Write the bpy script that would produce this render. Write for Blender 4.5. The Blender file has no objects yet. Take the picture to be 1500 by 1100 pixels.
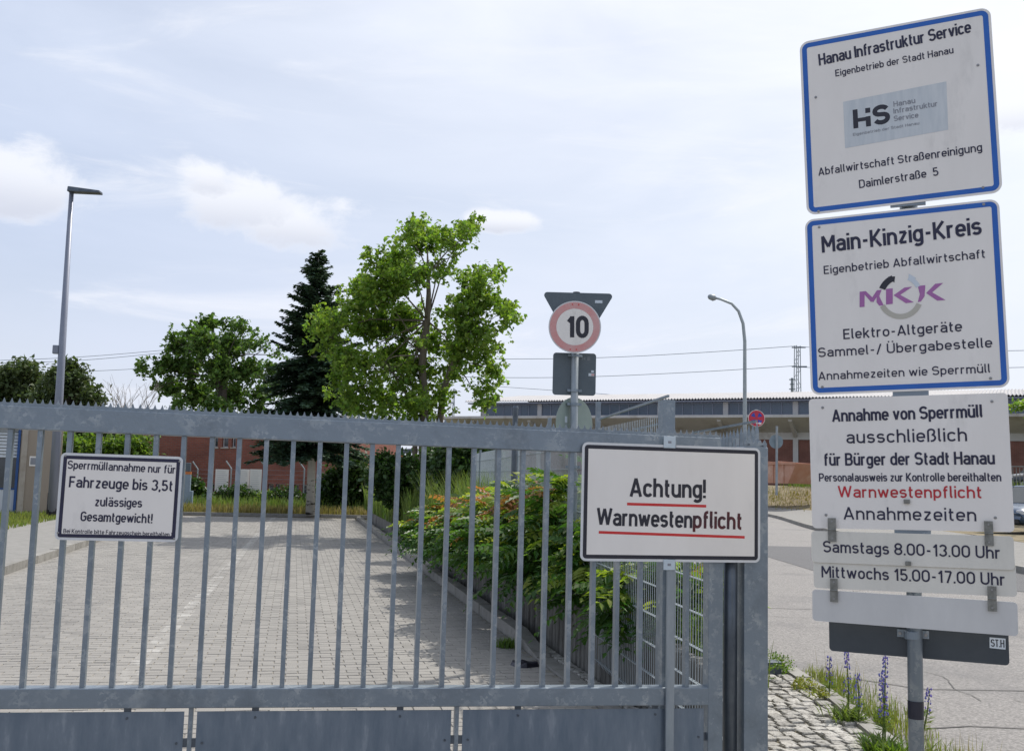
import bpy, math, random
import numpy as np
from mathutils import Vector, Matrix
random.seed(7)
R_ = math.radians
S = bpy.context.scene
COL = S.collection

# ------------------------------------------------------------ camera, sky, sun, exposure
H = 1.65; FPX = 1470.0
YAW = R_(12); PITCH = math.atan(150 / 1470); ROLL = R_(1.5)
fwd = Vector((math.sin(YAW) * math.cos(PITCH), math.cos(YAW) * math.cos(PITCH), math.sin(PITCH)))
r0 = Vector((math.cos(YAW), -math.sin(YAW), 0)); u0 = r0.cross(fwd)
rgt = math.cos(ROLL) * r0 + math.sin(ROLL) * u0
upv = math.cos(ROLL) * u0 - math.sin(ROLL) * r0
EYE = Vector((0, 0, H))
cd = bpy.data.cameras.new('camera'); cam = bpy.data.objects.new('camera', cd); COL.objects.link(cam)
cd.sensor_width = 36; cd.lens = 36 * FPX / 1500; cd.clip_end = 6000; cd.clip_start = 0.05
m = Matrix((rgt, upv, -fwd)).transposed().to_4x4(); m.translation = EYE; cam.matrix_world = m
S.camera = cam

SUN_AZ = 58.0; SUN_EL = 55.0        # azimuth clockwise from +Y
w = bpy.data.worlds.new('World'); S.world = w; w.use_nodes = True
nt = w.node_tree; nt.nodes.clear(); N = nt.nodes.new; Lk = nt.links.new
sky = N('ShaderNodeTexSky'); sky.sky_type = 'NISHITA'; sky.sun_disc = False
sky.sun_elevation = R_(SUN_EL); sky.sun_rotation = R_(SUN_AZ); sky.dust_density = 2.0; sky.air_density = 1.0; sky.ozone_density = 1.5
tc = N('ShaderNodeTexCoord')
def mathn(op, a, b=None, c=None, clamp=False):
    n = N('ShaderNodeMath'); n.operation = op; n.use_clamp = clamp
    for i, v in enumerate((a, b, c)):
        if v is None: continue
        if isinstance(v, (int, float)): n.inputs[i].default_value = v
        else: Lk(v, n.inputs[i])
    return n.outputs[0]
def dirpx(px, py):
    return (fwd + (px - 750) / FPX * rgt + (550 - py) / FPX * upv).normalized()
def noise(scale, detail, rough, sx=1, sy=1, sz=1, dist=0.0, off=(0, 0, 0)):
    mp = N('ShaderNodeMapping'); mp.inputs['Scale'].default_value = (sx, sy, sz); mp.inputs['Location'].default_value = off
    Lk(tc.outputs['Generated'], mp.inputs[0])
    n = N('ShaderNodeTexNoise'); n.inputs['Scale'].default_value = scale; n.inputs['Detail'].default_value = detail
    n.inputs['Roughness'].default_value = rough; n.inputs['Distortion'].default_value = dist
    Lk(mp.outputs[0], n.inputs[0]); return n.outputs[0]
def ramp01(v, a, b):
    n = N('ShaderNodeMapRange'); n.interpolation_type = 'SMOOTHSTEP'
    n.inputs[1].default_value = a; n.inputs[2].default_value = b; Lk(v, n.inputs[0]); return n.outputs[0]
def mixc(fac, a, b):
    n = N('ShaderNodeMix'); n.data_type = 'RGBA'
    if isinstance(fac, float): n.inputs[0].default_value = fac
    else: Lk(fac, n.inputs[0])
    for i, v in ((6, a), (7, b)):
        if isinstance(v, tuple): n.inputs[i].default_value = v
        else: Lk(v, n.inputs[i])
    return n.outputs[2]
VEIL = (5.35, 6.1, 7.7, 1); CLOUD = (8.2, 8.35, 8.85, 1); UNDER = (5.9, 6.15, 7.0, 1)
# thin high veil everywhere, streaky; brighter towards the sun's side
sep = N('ShaderNodeSeparateXYZ'); Lk(tc.outputs['Generated'], sep.inputs[0])
veil = ramp01(noise(2.2, 6, 0.55, 1, 1.6, 4.0, 0.4), 0.25, 0.75)
vfac = mathn('MULTIPLY_ADD', veil, 0.30, 0.66)
sd = Vector((math.sin(R_(SUN_AZ)) * math.cos(R_(SUN_EL)), math.cos(R_(SUN_AZ)) * math.cos(R_(SUN_EL)), math.sin(R_(SUN_EL))))
dp = N('ShaderNodeVectorMath'); dp.operation = 'DOT_PRODUCT'; Lk(tc.outputs['Generated'], dp.inputs[0]); dp.inputs[1].default_value = sd
glow = ramp01(dp.outputs['Value'], 0.30, 1.0)
veilc = mixc(glow, VEIL, (9.5, 9.6, 10.0, 1))
base = mixc(vfac, sky.outputs[0], veilc)
wisp = ramp01(noise(3.0, 8, 0.62, 1, 1, 5.5, 0.8, (3, 1, 0)), 0.50, 0.80)
base = mixc(mathn('MULTIPLY', wisp, 0.75), base, CLOUD)
# low brightening near the horizon
hz = ramp01(sep.outputs['Z'], 0.28, 0.0)
base = mixc(mathn('MULTIPLY', hz, 0.45), base, (7.9, 8.0, 8.7, 1))
# fair-weather cumulus banks: direction, width, height
edge = noise(11.0, 10, 0.62, 1, 1, 1.6, 0.2)
cum_noise = mathn('MULTIPLY', mathn('SUBTRACT', edge, 0.5), 4.2)
puffs = [((335, 290), .068, .038), ((425, 322), .088, .030), ((300, 258), .036, .022), ((10, 255), .062, .036), ((735, 324), .034, .013),
         ((-260, 330), .10, .035), ((1830, 300), .12, .05), ((1495, 160), .05, .03)]
acc = None; und = None
for (c, sx_, sz_) in puffs:
    d = dirpx(*c); t = Vector((d.y, -d.x, 0)).normalized(); v = t.cross(d)
    a = N('ShaderNodeVectorMath'); a.operation = 'DOT_PRODUCT'; Lk(tc.outputs['Generated'], a.inputs[0]); a.inputs[1].default_value = t
    b = N('ShaderNodeVectorMath'); b.operation = 'DOT_PRODUCT'; Lk(tc.outputs['Generated'], b.inputs[0]); b.inputs[1].default_value = v
    f_ = N('ShaderNodeVectorMath'); f_.operation = 'DOT_PRODUCT'; Lk(tc.outputs['Generated'], f_.inputs[0]); f_.inputs[1].default_value = d
    ax = mathn('DIVIDE', a.outputs['Value'], sx_); bz = mathn('DIVIDE', b.outputs['Value'], sz_)
    r2 = mathn('ADD', mathn('MULTIPLY', ax, ax), mathn('MULTIPLY', bz, bz))
    k = mathn('SUBTRACT', 1.25, mathn('ADD', r2, cum_noise))
    k = mathn('MULTIPLY', ramp01(k, 0.0, 1.0), mathn('GREATER_THAN', f_.outputs['Value'], 0.5))
    acc = k if acc is None else mathn('MAXIMUM', acc, k)
    uu = mathn('MULTIPLY', k, ramp01(bz, 0.3, -1.0)); und = uu if und is None else mathn('MAXIMUM', und, uu)
base = mixc(mathn('MULTIPLY', acc, 0.82), base, mixc(und, CLOUD, UNDER))
bg = N('ShaderNodeBackground'); bg.inputs[1].default_value = 0.112; Lk(base, bg.inputs[0])
ow = N('ShaderNodeOutputWorld'); Lk(bg.outputs[0], ow.inputs[0])

sl = bpy.data.lights.new('sun', 'SUN'); sl.energy = 3.7; sl.angle = R_(0.8); sl.color = (1.0, 0.95, 0.87)
so = bpy.data.objects.new('sun', sl); COL.objects.link(so); so.location = (20, 10, 30)
so.rotation_euler = sd.to_track_quat('Z', 'Y').to_euler()
S.view_settings.view_transform = 'Standard'; S.view_settings.look = 'None'; S.view_settings.gamma = 1
S.view_settings.use_curve_mapping = False; S.view_settings.exposure = 0.10

# ------------------------------------------------------------ helpers
def ray(px, py): return fwd + (px - 750) / FPX * rgt + (550 - py) / FPX * upv
def onG(px, py, z=0.0):
    d = ray(px, py); return EYE + d * ((z - H) / d.z)
def onY(px, py, y):
    d = ray(px, py); return EYE + d * (y / d.y)
def atD(px, py, t): return EYE + ray(px, py) * t

def setp(o, label=None, cat=None, group=None, kind=None):
    if label: o['label'] = label
    if cat: o['category'] = cat
    if group: o['group'] = group
    if kind: o['kind'] = kind
    return o
def thing(name, loc, label, cat, group=None):
    o = bpy.data.objects.new(name, None); COL.objects.link(o); o.location = loc; o.empty_display_size = .1
    return setp(o, label, cat, group)
def wloc(o):
    v = Vector(o.location)
    while o.parent: o = o.parent; v += Vector(o.location)
    return v
def link(name, me, mat, parent=None, frame=None, kind=None, label=None):
    """frame: world matrix the mesh is written in; None = world coordinates"""
    o = bpy.data.objects.new(name, me); COL.objects.link(o)
    if mat is not None and len(me.materials) == 0: me.materials.append(mat)
    W = frame if frame is not None else Matrix.Identity(4)
    if parent is not None:
        o.parent = parent
        PW = parent['_w'] if False else PWM.get(parent.name, None)
        if PW is None: PW = Matrix.Translation(parent.location)
        o.matrix_basis = PW.inverted() @ W
    else: o.matrix_basis = W
    PWM[o.name] = W.copy()
    setp(o, label=label, kind=kind); return o
PWM = {}
class MB:
    def __init__(s): s.v = []; s.f = []
    def add(s, vs, fs):
        n = len(s.v); s.v += [tuple(v) for v in vs]; s.f += [tuple(n + i for i in f) for f in fs]; return s
    def box(s, x0, x1, y0, y1, z0, z1):
        return s.add([(x0,y0,z0),(x1,y0,z0),(x1,y1,z0),(x0,y1,z0),(x0,y0,z1),(x1,y0,z1),(x1,y1,z1),(x0,y1,z1)],
                     [(0,3,2,1),(4,5,6,7),(0,1,5,4),(1,2,6,5),(2,3,7,6),(3,0,4,7)])
    def hexa(s, p):  # 8 points bottom ring then top ring
        return s.add(p, [(0,3,2,1),(4,5,6,7),(0,1,5,4),(1,2,6,5),(2,3,7,6),(3,0,4,7)])
    def tube(s, pts, rad, n=8, caps=True):
        pts = [Vector(p) for p in pts]
        if not hasattr(rad, '__len__'): rad = [rad] * len(pts)
        rings = []
        ref = None
        for i, p in enumerate(pts):
            t = (pts[min(i + 1, len(pts) - 1)] - pts[max(i - 1, 0)]).normalized()
            a = ref if ref is not None else (Vector((0, 0, 1)) if abs(t.z) < .9 else Vector((0, 1, 0)))
            x = (a - t * a.dot(t)).normalized(); y = t.cross(x); ref = x
            rings.append([p + (x * math.cos(k * 2 * math.pi / n) + y * math.sin(k * 2 * math.pi / n)) * rad[i] for k in range(n)])
        vs = [q for r in rings for q in r]; fs = []
        for i in range(len(pts) - 1):
            for k in range(n):
                k2 = (k + 1) % n; fs.append((i * n + k, i * n + k2, (i + 1) * n + k2, (i + 1) * n + k))
        if caps: fs.append(tuple(range(n - 1, -1, -1))); fs.append(tuple((len(pts) - 1) * n + k for k in range(n)))
        return s.add(vs, fs)
    def beam(s, a, b, w, h):   # rectangular bar
        a = Vector(a); b = Vector(b); t = (b - a).normalized()
        up = Vector((0, 0, 1)) if abs(t.z) < .95 else Vector((0, 1, 0))
        x = t.cross(up).normalized() * w / 2; y = x.cross(t).normalized() * h / 2
        return s.hexa([a - x - y, a + x - y, a + x + y, a - x + y, b - x - y, b + x - y, b + x + y, b - x + y])
    def prism(s, poly, z0, z1):   # poly in xy
        n = len(poly)
        return s.add([(p[0], p[1], z0) for p in poly] + [(p[0], p[1], z1) for p in poly],
                     [tuple(range(n - 1, -1, -1)), tuple(range(n, 2 * n))] + [(i, (i + 1) % n, n + (i + 1) % n, n + i) for i in range(n)])
    def ring(s, A, B, z):
        n = len(A)
        return s.add([(p[0], p[1], z) for p in A] + [(p[0], p[1], z) for p in B], [(i, (i + 1) % n, n + (i + 1) % n, n + i) for i in range(n)])
    def sheet(s, poly, z=0): return s.add([(p[0], p[1], z) for p in poly], [tuple(range(len(poly)))])
    def mesh(s, name, smooth=False):
        me = bpy.data.meshes.new(name); me.from_pydata(s.v, [], s.f); me.update()
        if smooth: me.polygons.foreach_set('use_smooth', [True] * len(me.polygons))
        return me
    def build(s, name, mat, parent=None, frame=None, kind=None, label=None, bevel=0, smooth=False):
        o = link(name, s.mesh(name, smooth), mat, parent, frame, kind, label)
        if bevel:
            b = o.modifiers.new('bevel', 'BEVEL'); b.width = bevel; b.segments = 2; b.limit_method = 'ANGLE'
        return o
def dup(o, parent=None, loc=None, rot=None):
    c = o.copy(); COL.objects.link(c); c.parent = parent
    if loc is not None: c.location = loc
    if rot is not None: c.rotation_euler = rot
    return c
def dup_tree(o, loc, rz=0, **kw):
    c = dup(o, None, loc, (0, 0, rz))
    for ch in o.children:
        d = dup(ch, c)
        for g in ch.children: dup(g, d)
    return setp(c, **kw)

# ------------------------------------------------------------ materials
def lin(r, g, b):
    def c(v):
        v /= 255.0
        return v / 12.92 if v <= .04045 else ((v + .055) / 1.055) ** 2.4
    return (c(r), c(g), c(b), 1)
def mat(name, c1, c2=None, scale=6.0, rough=.6, metal=0.0, bump=0.0, bscale=None, detail=6, spot=None, spot_s=2.0, spot_lo=.55, spot_hi=.7,
        island=0.0, trans=0.0, spec=0.5, stretch=(1, 1, 1), coat=0.0, voronoi=False, objvar=0.0):
    M = bpy.data.materials.new(name); M.use_nodes = True; t = M.node_tree; P = t.nodes['Principled BSDF']; nn = t.nodes.new; lk = t.links.new
    tcn = nn('ShaderNodeTexCoord'); mp = nn('ShaderNodeMapping'); mp.inputs['Scale'].default_value = stretch
    geo = nn('ShaderNodeNewGeometry'); lk(geo.outputs['Position'], mp.inputs[0])
    vec = mp.outputs[0]
    def mix(f, a, b, mode='MIX'):
        n = nn('ShaderNodeMix'); n.data_type = 'RGBA'; n.blend_type = mode
        if isinstance(f, float): n.inputs[0].default_value = f
        else: lk(f, n.inputs[0])
        for i, v in ((6, a), (7, b)):
            if isinstance(v, tuple): n.inputs[i].default_value = v
            else: lk(v, n.inputs[i])
        return n.outputs[2]
    def rmp(v, lo, hi):
        n = nn('ShaderNodeMapRange'); n.inputs[1].default_value = lo; n.inputs[2].default_value = hi; lk(v, n.inputs[0]); return n.outputs[0]
    if c2 is None: c2 = tuple(min(1, c * .82) for c in c1[:3]) + (1,)
    if voronoi:
        vo = nn('ShaderNodeTexVoronoi'); vo.inputs['Scale'].default_value = scale; 
        nz = nn('ShaderNodeTexNoise'); nz.inputs['Scale'].default_value = scale * 1.3; nz.inputs['Detail'].default_value = 3; lk(vec, nz.inputs[0])
        ad = nn('ShaderNodeMix'); ad.data_type = 'VECTOR'; ad.inputs[0].default_value = .12; lk(vec, ad.inputs[4]); lk(nz.outputs['Color'], ad.inputs[5]); lk(ad.outputs[1], vo.inputs[0])
        se = nn('ShaderNodeSeparateColor'); lk(vo.outputs['Color'], se.inputs[0])
        nz2 = nn('ShaderNodeTexNoise'); nz2.inputs['Scale'].default_value = scale * .35; nz2.inputs['Detail'].default_value = 5; lk(vec, nz2.inputs[0])
        ml = nn('ShaderNodeMath'); ml.operation = 'MULTIPLY'; lk(rmp(se.outputs[0], .45, 1.0), ml.inputs[0]); lk(rmp(nz2.outputs[0], .42, .62), ml.inputs[1])
        fac = ml.outputs[0]; fine = nz.outputs[0]
    else:
        nz = nn('ShaderNodeTexNoise'); nz.inputs['Scale'].default_value = scale; nz.inputs['Detail'].default_value = detail; nz.inputs['Roughness'].default_value = .6; lk(vec, nz.inputs[0])
        fac = rmp(nz.outputs[0], .35, .65); fine = nz.outputs[0]
    col = mix(fac, c1, c2)
    if spot is not None:
        n2 = nn('ShaderNodeTexNoise'); n2.inputs['Scale'].default_value = spot_s; n2.inputs['Detail'].default_value = 8; n2.inputs['Roughness'].default_value = .65; lk(vec, n2.inputs[0])
        col = mix(rmp(n2.outputs[0], spot_lo, spot_hi), col, spot)
    if island or objvar:
        hs = nn('ShaderNodeHueSaturation'); amt = island or objvar
        if island: src = geo.outputs['Random Per Island']
        else: oi = nn('ShaderNodeObjectInfo'); src = oi.outputs['Random']
        n = nn('ShaderNodeMapRange'); n.inputs[3].default_value = 1 - amt; n.inputs[4].default_value = 1 + amt; lk(src, n.inputs[0])
        lk(n.outputs[0], hs.inputs['Value']); lk(col, hs.inputs['Color'])
        if trans:
            n = nn('ShaderNodeMapRange'); n.inputs[3].default_value = .485; n.inputs[4].default_value = .525
            mm = nn('ShaderNodeMath'); mm.operation = 'FRACT'; m2 = nn('ShaderNodeMath'); m2.operation = 'MULTIPLY'; m2.inputs[1].default_value = 17.3
            lk(src, m2.inputs[0]); lk(m2.outputs[0], mm.inputs[0]); lk(mm.outputs[0], n.inputs[0]); lk(n.outputs[0], hs.inputs['Hue'])
        col = hs.outputs[0]
    lk(col, P.inputs['Base Color']); P.inputs['Roughness'].default_value = rough; P.inputs['Metallic'].default_value = metal
    P.inputs['Specular IOR Level'].default_value = spec; P.inputs['Coat Weight'].default_value = coat
    if bump:
        nb = nn('ShaderNodeTexNoise'); nb.inputs['Scale'].default_value = bscale or scale * 4; nb.inputs['Detail'].default_value = 5; lk(vec, nb.inputs[0])
        bp = nn('ShaderNodeBump'); bp.inputs['Strength'].default_value = bump; bp.inputs['Distance'].default_value = .02; lk(nb.outputs[0], bp.inputs['Height']); lk(bp.outputs[0], P.inputs['Normal'])
    if trans:
        tr = nn('ShaderNodeBsdfTranslucent'); g = nn('ShaderNodeMix'); g.data_type = 'RGBA'; g.blend_type = 'MULTIPLY'; g.inputs[0].default_value = 1
        lk(col, g.inputs[6]); g.inputs[7].default_value = (1.6, 1.7, .7, 1); lk(g.outputs[2], tr.inputs[0])
        ms = nn('ShaderNodeMixShader'); ms.inputs[0].default_value = trans; lk(P.outputs[0], ms.inputs[1]); lk(tr.outputs[0], ms.inputs[2])
        lk(ms.outputs[0], t.nodes['Material Output'].inputs[0])
    return M
def glass_mat(name, c, rough=.08):
    M = mat(name, c, tuple(x * 1.5 for x in c[:3]) + (1,), scale=.8, rough=rough, spec=.8); return M

G_STEEL = mat('galvanised_steel', (.205, .245, .285, 1), (.34, .375, .40, 1), scale=28, rough=.38, metal=.5, voronoi=True, bump=.06, bscale=60, spot=(.15, .18, .21, 1), spot_s=5, spot_lo=.5, spot_hi=.75)
G_STEEL2 = mat('galvanised_sheet', (.135, .175, .225, 1), (.19, .23, .28, 1), scale=9, rough=.36, metal=.45, voronoi=False, bump=.05, bscale=30, spot=(.30, .34, .39, 1), spot_s=9, spot_lo=.58, spot_hi=.80, stretch=(2.2, 1, .5))
G_WIRE = mat('wire_zinc', (.33, .38, .41, 1), (.40, .44, .46, 1), scale=8, rough=.45, metal=.2)
G_DARK = mat('dark_steel', (.07, .085, .105, 1), (.11, .13, .155, 1), scale=8, rough=.35, metal=.5)
G_POLE = mat('pole_steel', (.24, .275, .30, 1), (.32, .35, .37, 1), scale=14, rough=.5, metal=.3, stretch=(1, 1, .3), bump=.04)
G_LAMP = mat('lamp_pole', (.19, .21, .27, 1), (.24, .26, .32, 1), scale=3, rough=.45, metal=.3, stretch=(1, 1, .2))
PALE = mat('pale_clip', (.52, .60, .66, 1), (.46, .53, .58, 1), scale=20, rough=.4)
W_SIGN = mat('white_sheet', (.79, .755, .715, 1), (.745, .71, .67, 1), scale=5, rough=.36, bump=.012, bscale=3, spot=(.52, .50, .475, 1), spot_s=5.5, spot_lo=.60, spot_hi=.86, stretch=(1, 1, .32))
W_SIGN2 = mat('white_sheet_weathered', (.69, .665, .60, 1), (.61, .59, .53, 1), scale=6, rough=.45, spot=(.52, .50, .45, 1), spot_s=9, spot_lo=.56, spot_hi=.85, stretch=(1, 1, .35))
W_SIGN3 = mat('bare_aluminium', (.58, .58, .57, 1), (.52, .52, .515, 1), scale=6, rough=.4, metal=.1, spot=(.60, .60, .60, 1), spot_s=7, spot_lo=.6, spot_hi=.8, stretch=(1, 1, .4))
RIM = mat('sign_rim', (.66, .67, .68, 1), (.6, .61, .62, 1), scale=8, rough=.45)
BLACK = mat('black_print', (.012, .012, .022, 1), (.018, .018, .03, 1), scale=9, rough=.45)
NAVY = mat('navy_print', (.010, .010, .035, 1), (.015, .015, .05, 1), scale=9, rough=.45)
BLUE = mat('blue_print', (.008, .10, .42, 1), (.010, .115, .46, 1), scale=9, rough=.42)
REDP = mat('red_print', (.55, .02, .02, 1), (.6, .03, .03, 1), scale=9, rough=.45)
REDD = mat('dark_red_print', (.40, .015, .02, 1), (.50, .02, .035, 1), scale=9, rough=.45)
REDF = mat('faded_red_print', (.60, .24, .23, 1), (.58, .36, .35, 1), scale=4, rough=.5, stretch=(1, 1, 1))
PURPLE = mat('purple_print', (.34, .12, .34, 1), (.37, .14, .36, 1), scale=9, rough=.5)
BEIGE = mat('beige_print', (.42, .40, .34, 1), (.46, .44, .38, 1), scale=9, rough=.5)
ICE = mat('pale_blue_print', (.58, .64, .70, 1), (.55, .61, .67, 1), scale=9, rough=.5)
STICK = mat('sticker_pale_blue', (.58, .61, .63, 1), (.50, .54, .57, 1), scale=40, rough=.5, stretch=(1, 1, .15))
GREYP = mat('grey_print', (.22, .23, .26, 1), (.26, .27, .30, 1), scale=9, rough=.5)
BACKG = mat('sign_back_grey', (.085, .11, .13, 1), (.10, .125, .145, 1), scale=9, rough=.5, metal=.1)
BACKD = mat('sign_back_dark', (.035, .045, .055, 1), (.045, .055, .065, 1), scale=9, rough=.5)
BACKGR = mat('sign_back_green_grey', (.23, .29, .27, 1), (.27, .33, .30, 1), scale=6, rough=.5)
RIVET = mat('rivet', (.30, .30, .30, 1), rough=.4, metal=.6)
HINGE = mat('hinge_plate', (.24, .24, .22, 1), (.15, .15, .135, 1), scale=55, rough=.45, metal=.4)
PAVER = mat('paver_concrete', (.275, .262, .240, 1), (.235, .224, .208, 1), scale=.9, rough=.85, island=.07, stretch=(1, .16, 1), spot=(.21, .20, .185, 1), spot_s=.9, spot_lo=.56, spot_hi=.85, bump=.25, bscale=120)
PAVJ = mat('paver_bed', (.22, .20, .17, 1), (.26, .24, .20, 1), scale=12, rough=.95)
SETT = mat('granite_sett', (.33, .315, .29, 1), (.47, .455, .42, 1), scale=9, rough=.75, island=.22, objvar=0, spot=(.10, .09, .075, 1), spot_s=30, spot_lo=.50, spot_hi=.66, bump=.6, bscale=90)
SETT1 = mat('granite_sett_single', (.33, .315, .29, 1), (.47, .455, .42, 1), scale=9, rough=.75, objvar=.22, spot=(.10, .09, .075, 1), spot_s=30, spot_lo=.50, spot_hi=.66, bump=.6, bscale=90)
PAVER1 = mat('paver_concrete_single', (.275, .262, .240, 1), (.235, .224, .208, 1), scale=.9, rough=.85, objvar=.07, stretch=(1, .16, 1), spot=(.21, .20, .185, 1), spot_s=.9, spot_lo=.56, spot_hi=.85, bump=.25, bscale=120)
DIRT = mat('joint_soil', (.085, .075, .055, 1), (.14, .12, .08, 1), scale=14, rough=1, spot=(.06, .08, .03, 1), spot_s=7, bump=.5)
KERB = mat('kerb_concrete', (.22, .21, .19, 1), (.29, .28, .26, 1), scale=5, rough=.85, objvar=.12, spot=(.17, .16, .145, 1), spot_s=9, spot_lo=.55, spot_hi=.7, bump=.4, bscale=80)
PALIS = mat('palisade_concrete', (.14, .135, .125, 1), (.20, .195, .18, 1), scale=6, rough=.9, objvar=.18, spot=(.06, .056, .05, 1), spot_s=5, spot_lo=.48, spot_hi=.7, stretch=(1, 1, .25), bump=.5, bscale=70)
ASPH = mat('asphalt', (.17, .162, .156, 1), (.34, .322, .305, 1), scale=48, rough=.9, spot=(.16, .156, .155, 1), spot_s=.55, spot_lo=.52, spot_hi=.78, bump=.5, bscale=240)
ASPH2 = mat('asphalt_patch', (.115, .115, .12, 1), (.15, .148, .15, 1), scale=60, rough=.9, bump=.5, bscale=200)
SEAM = mat('asphalt_seam', (.12, .115, .11, 1), (.14, .135, .13, 1), scale=20, rough=.9)
WALK = mat('sidewalk_slabs', (.21, .205, .19, 1), (.26, .25, .235, 1), scale=6, rough=.9, bump=.3, bscale=60)
SOIL = mat('soil', (.12, .10, .065, 1), (.17, .145, .09, 1), scale=5, rough=1, spot=(.07, .09, .03, 1), spot_s=1.5, spot_lo=.5, spot_hi=.62, bump=.7, bscale=20)
LAND = mat('rough_ground', (.13, .13, .065, 1), (.19, .17, .09, 1), scale=.6, rough=1, spot=(.08, .11, .035, 1), spot_s=.35, bump=.6, bscale=6)
BANK = mat('dry_bank', (.17, .14, .08, 1), (.26, .21, .13, 1), scale=2.5, rough=1, spot=(.085, .075, .035, 1), spot_s=2.2, spot_lo=.5, spot_hi=.65, bump=.8, bscale=9)
BRICKM = None

def brick_mat(name, c1, c2, mortar, sc=1.0):
    M = bpy.data.materials.new(name); M.use_nodes = True; t = M.node_tree; P = t.nodes['Principled BSDF']; nn = t.nodes.new; lk = t.links.new
    tcn = nn('ShaderNodeTexCoord'); sp = nn('ShaderNodeSeparateXYZ'); lk(tcn.outputs['Object'], sp.inputs[0])
    cb = nn('ShaderNodeCombineXYZ'); ad = nn('ShaderNodeMath'); ad.operation = 'ADD'; lk(sp.outputs[0], ad.inputs[0]); lk(sp.outputs[1], ad.inputs[1]); lk(ad.outputs[0], cb.inputs[0]); lk(sp.outputs[2], cb.inputs[1])
    b = nn('ShaderNodeTexBrick'); b.inputs['Scale'].default_value = 1; b.inputs['Brick Width'].default_value = .25 * sc; b.inputs['Row Height'].default_value = .083 * sc
    b.inputs['Mortar Size'].default_value = .008; b.inputs['Color1'].default_value = c1; b.inputs['Color2'].default_value = c2; b.inputs['Mortar'].default_value = mortar; lk(cb.outputs[0], b.inputs[0])
    n = nn('ShaderNodeTexNoise'); n.inputs['Scale'].default_value = .9; n.inputs['Detail'].default_value = 8; lk(tcn.outputs['Object'], n.inputs[0])
    mr = nn('ShaderNodeMapRange'); mr.inputs[1].default_value = .3; mr.inputs[2].default_value = .7; mr.inputs[3].default_value = .75; mr.inputs[4].default_value = 1.15; lk(n.outputs[0], mr.inputs[0])
    hs = nn('ShaderNodeHueSaturation'); lk(b.outputs[0], hs.inputs['Color']); lk(mr.outputs[0], hs.inputs['Value']); lk(hs.outputs[0], P.inputs['Base Color'])
    P.inputs['Roughness'].default_value = .9
    bp = nn('ShaderNodeBump'); bp.inputs['Strength'].default_value = .6; bp.inputs['Distance'].default_value = .01; bp.invert = True; lk(b.outputs['Fac'], bp.inputs['Height']); lk(bp.outputs[0], P.inputs['Normal'])
    return M

# ------------------------------------------------------------ lettering: a stroke alphabet of even line width
T_, B_, X_, XO, A_ = .93, .07, .65, .72, .40
def arc(cx, cy, rx, ry, a0, a1, n=9):
    return [(cx + rx * math.cos(R_(a0 + (a1 - a0) * i / n)), cy + ry * math.sin(R_(a0 + (a1 - a0) * i / n))) for i in range(n + 1)]
def oval(x0, x1, y0, y1):
    r = (x1 - x0) / 2; c = (x0 + x1) / 2; ry = min(r * 1.1, (y1 - y0) / 2)
    return (arc(c, y1 - ry, r, ry, 0, 180) + arc(c, y0 + ry, r, ry, 180, 360), True)
def st(*p): return (list(p), False)
def arch(x0, w_, y1=X_, y0=0, ys=None):
    return (arc(x0 + w_ / 2, y1 - w_ * .55, w_ / 2, w_ * .55, 180, 0) + [(x0 + w_, y0)], False)
def ess(w_, y0, y1):
    h = y1 - y0; m_ = y0 + h * .52; r = w_ / 2; q = min(h * .25, r)
    return (arc(r, y1 - q, r, q, 22, 180, 7) + arc(r * .8, m_ + q * .75, r * .8, q * .75, 180, 250, 3) + arc(w_ - r * .8, m_ - q * .75, r * .8, q * .75, 70, 0, 3) + arc(r, y0 + q, r, q, 0, -158, 7), False)
def dot(x, y): return st((x, y - .07), (x, y + .07))
C_ = .50
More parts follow.
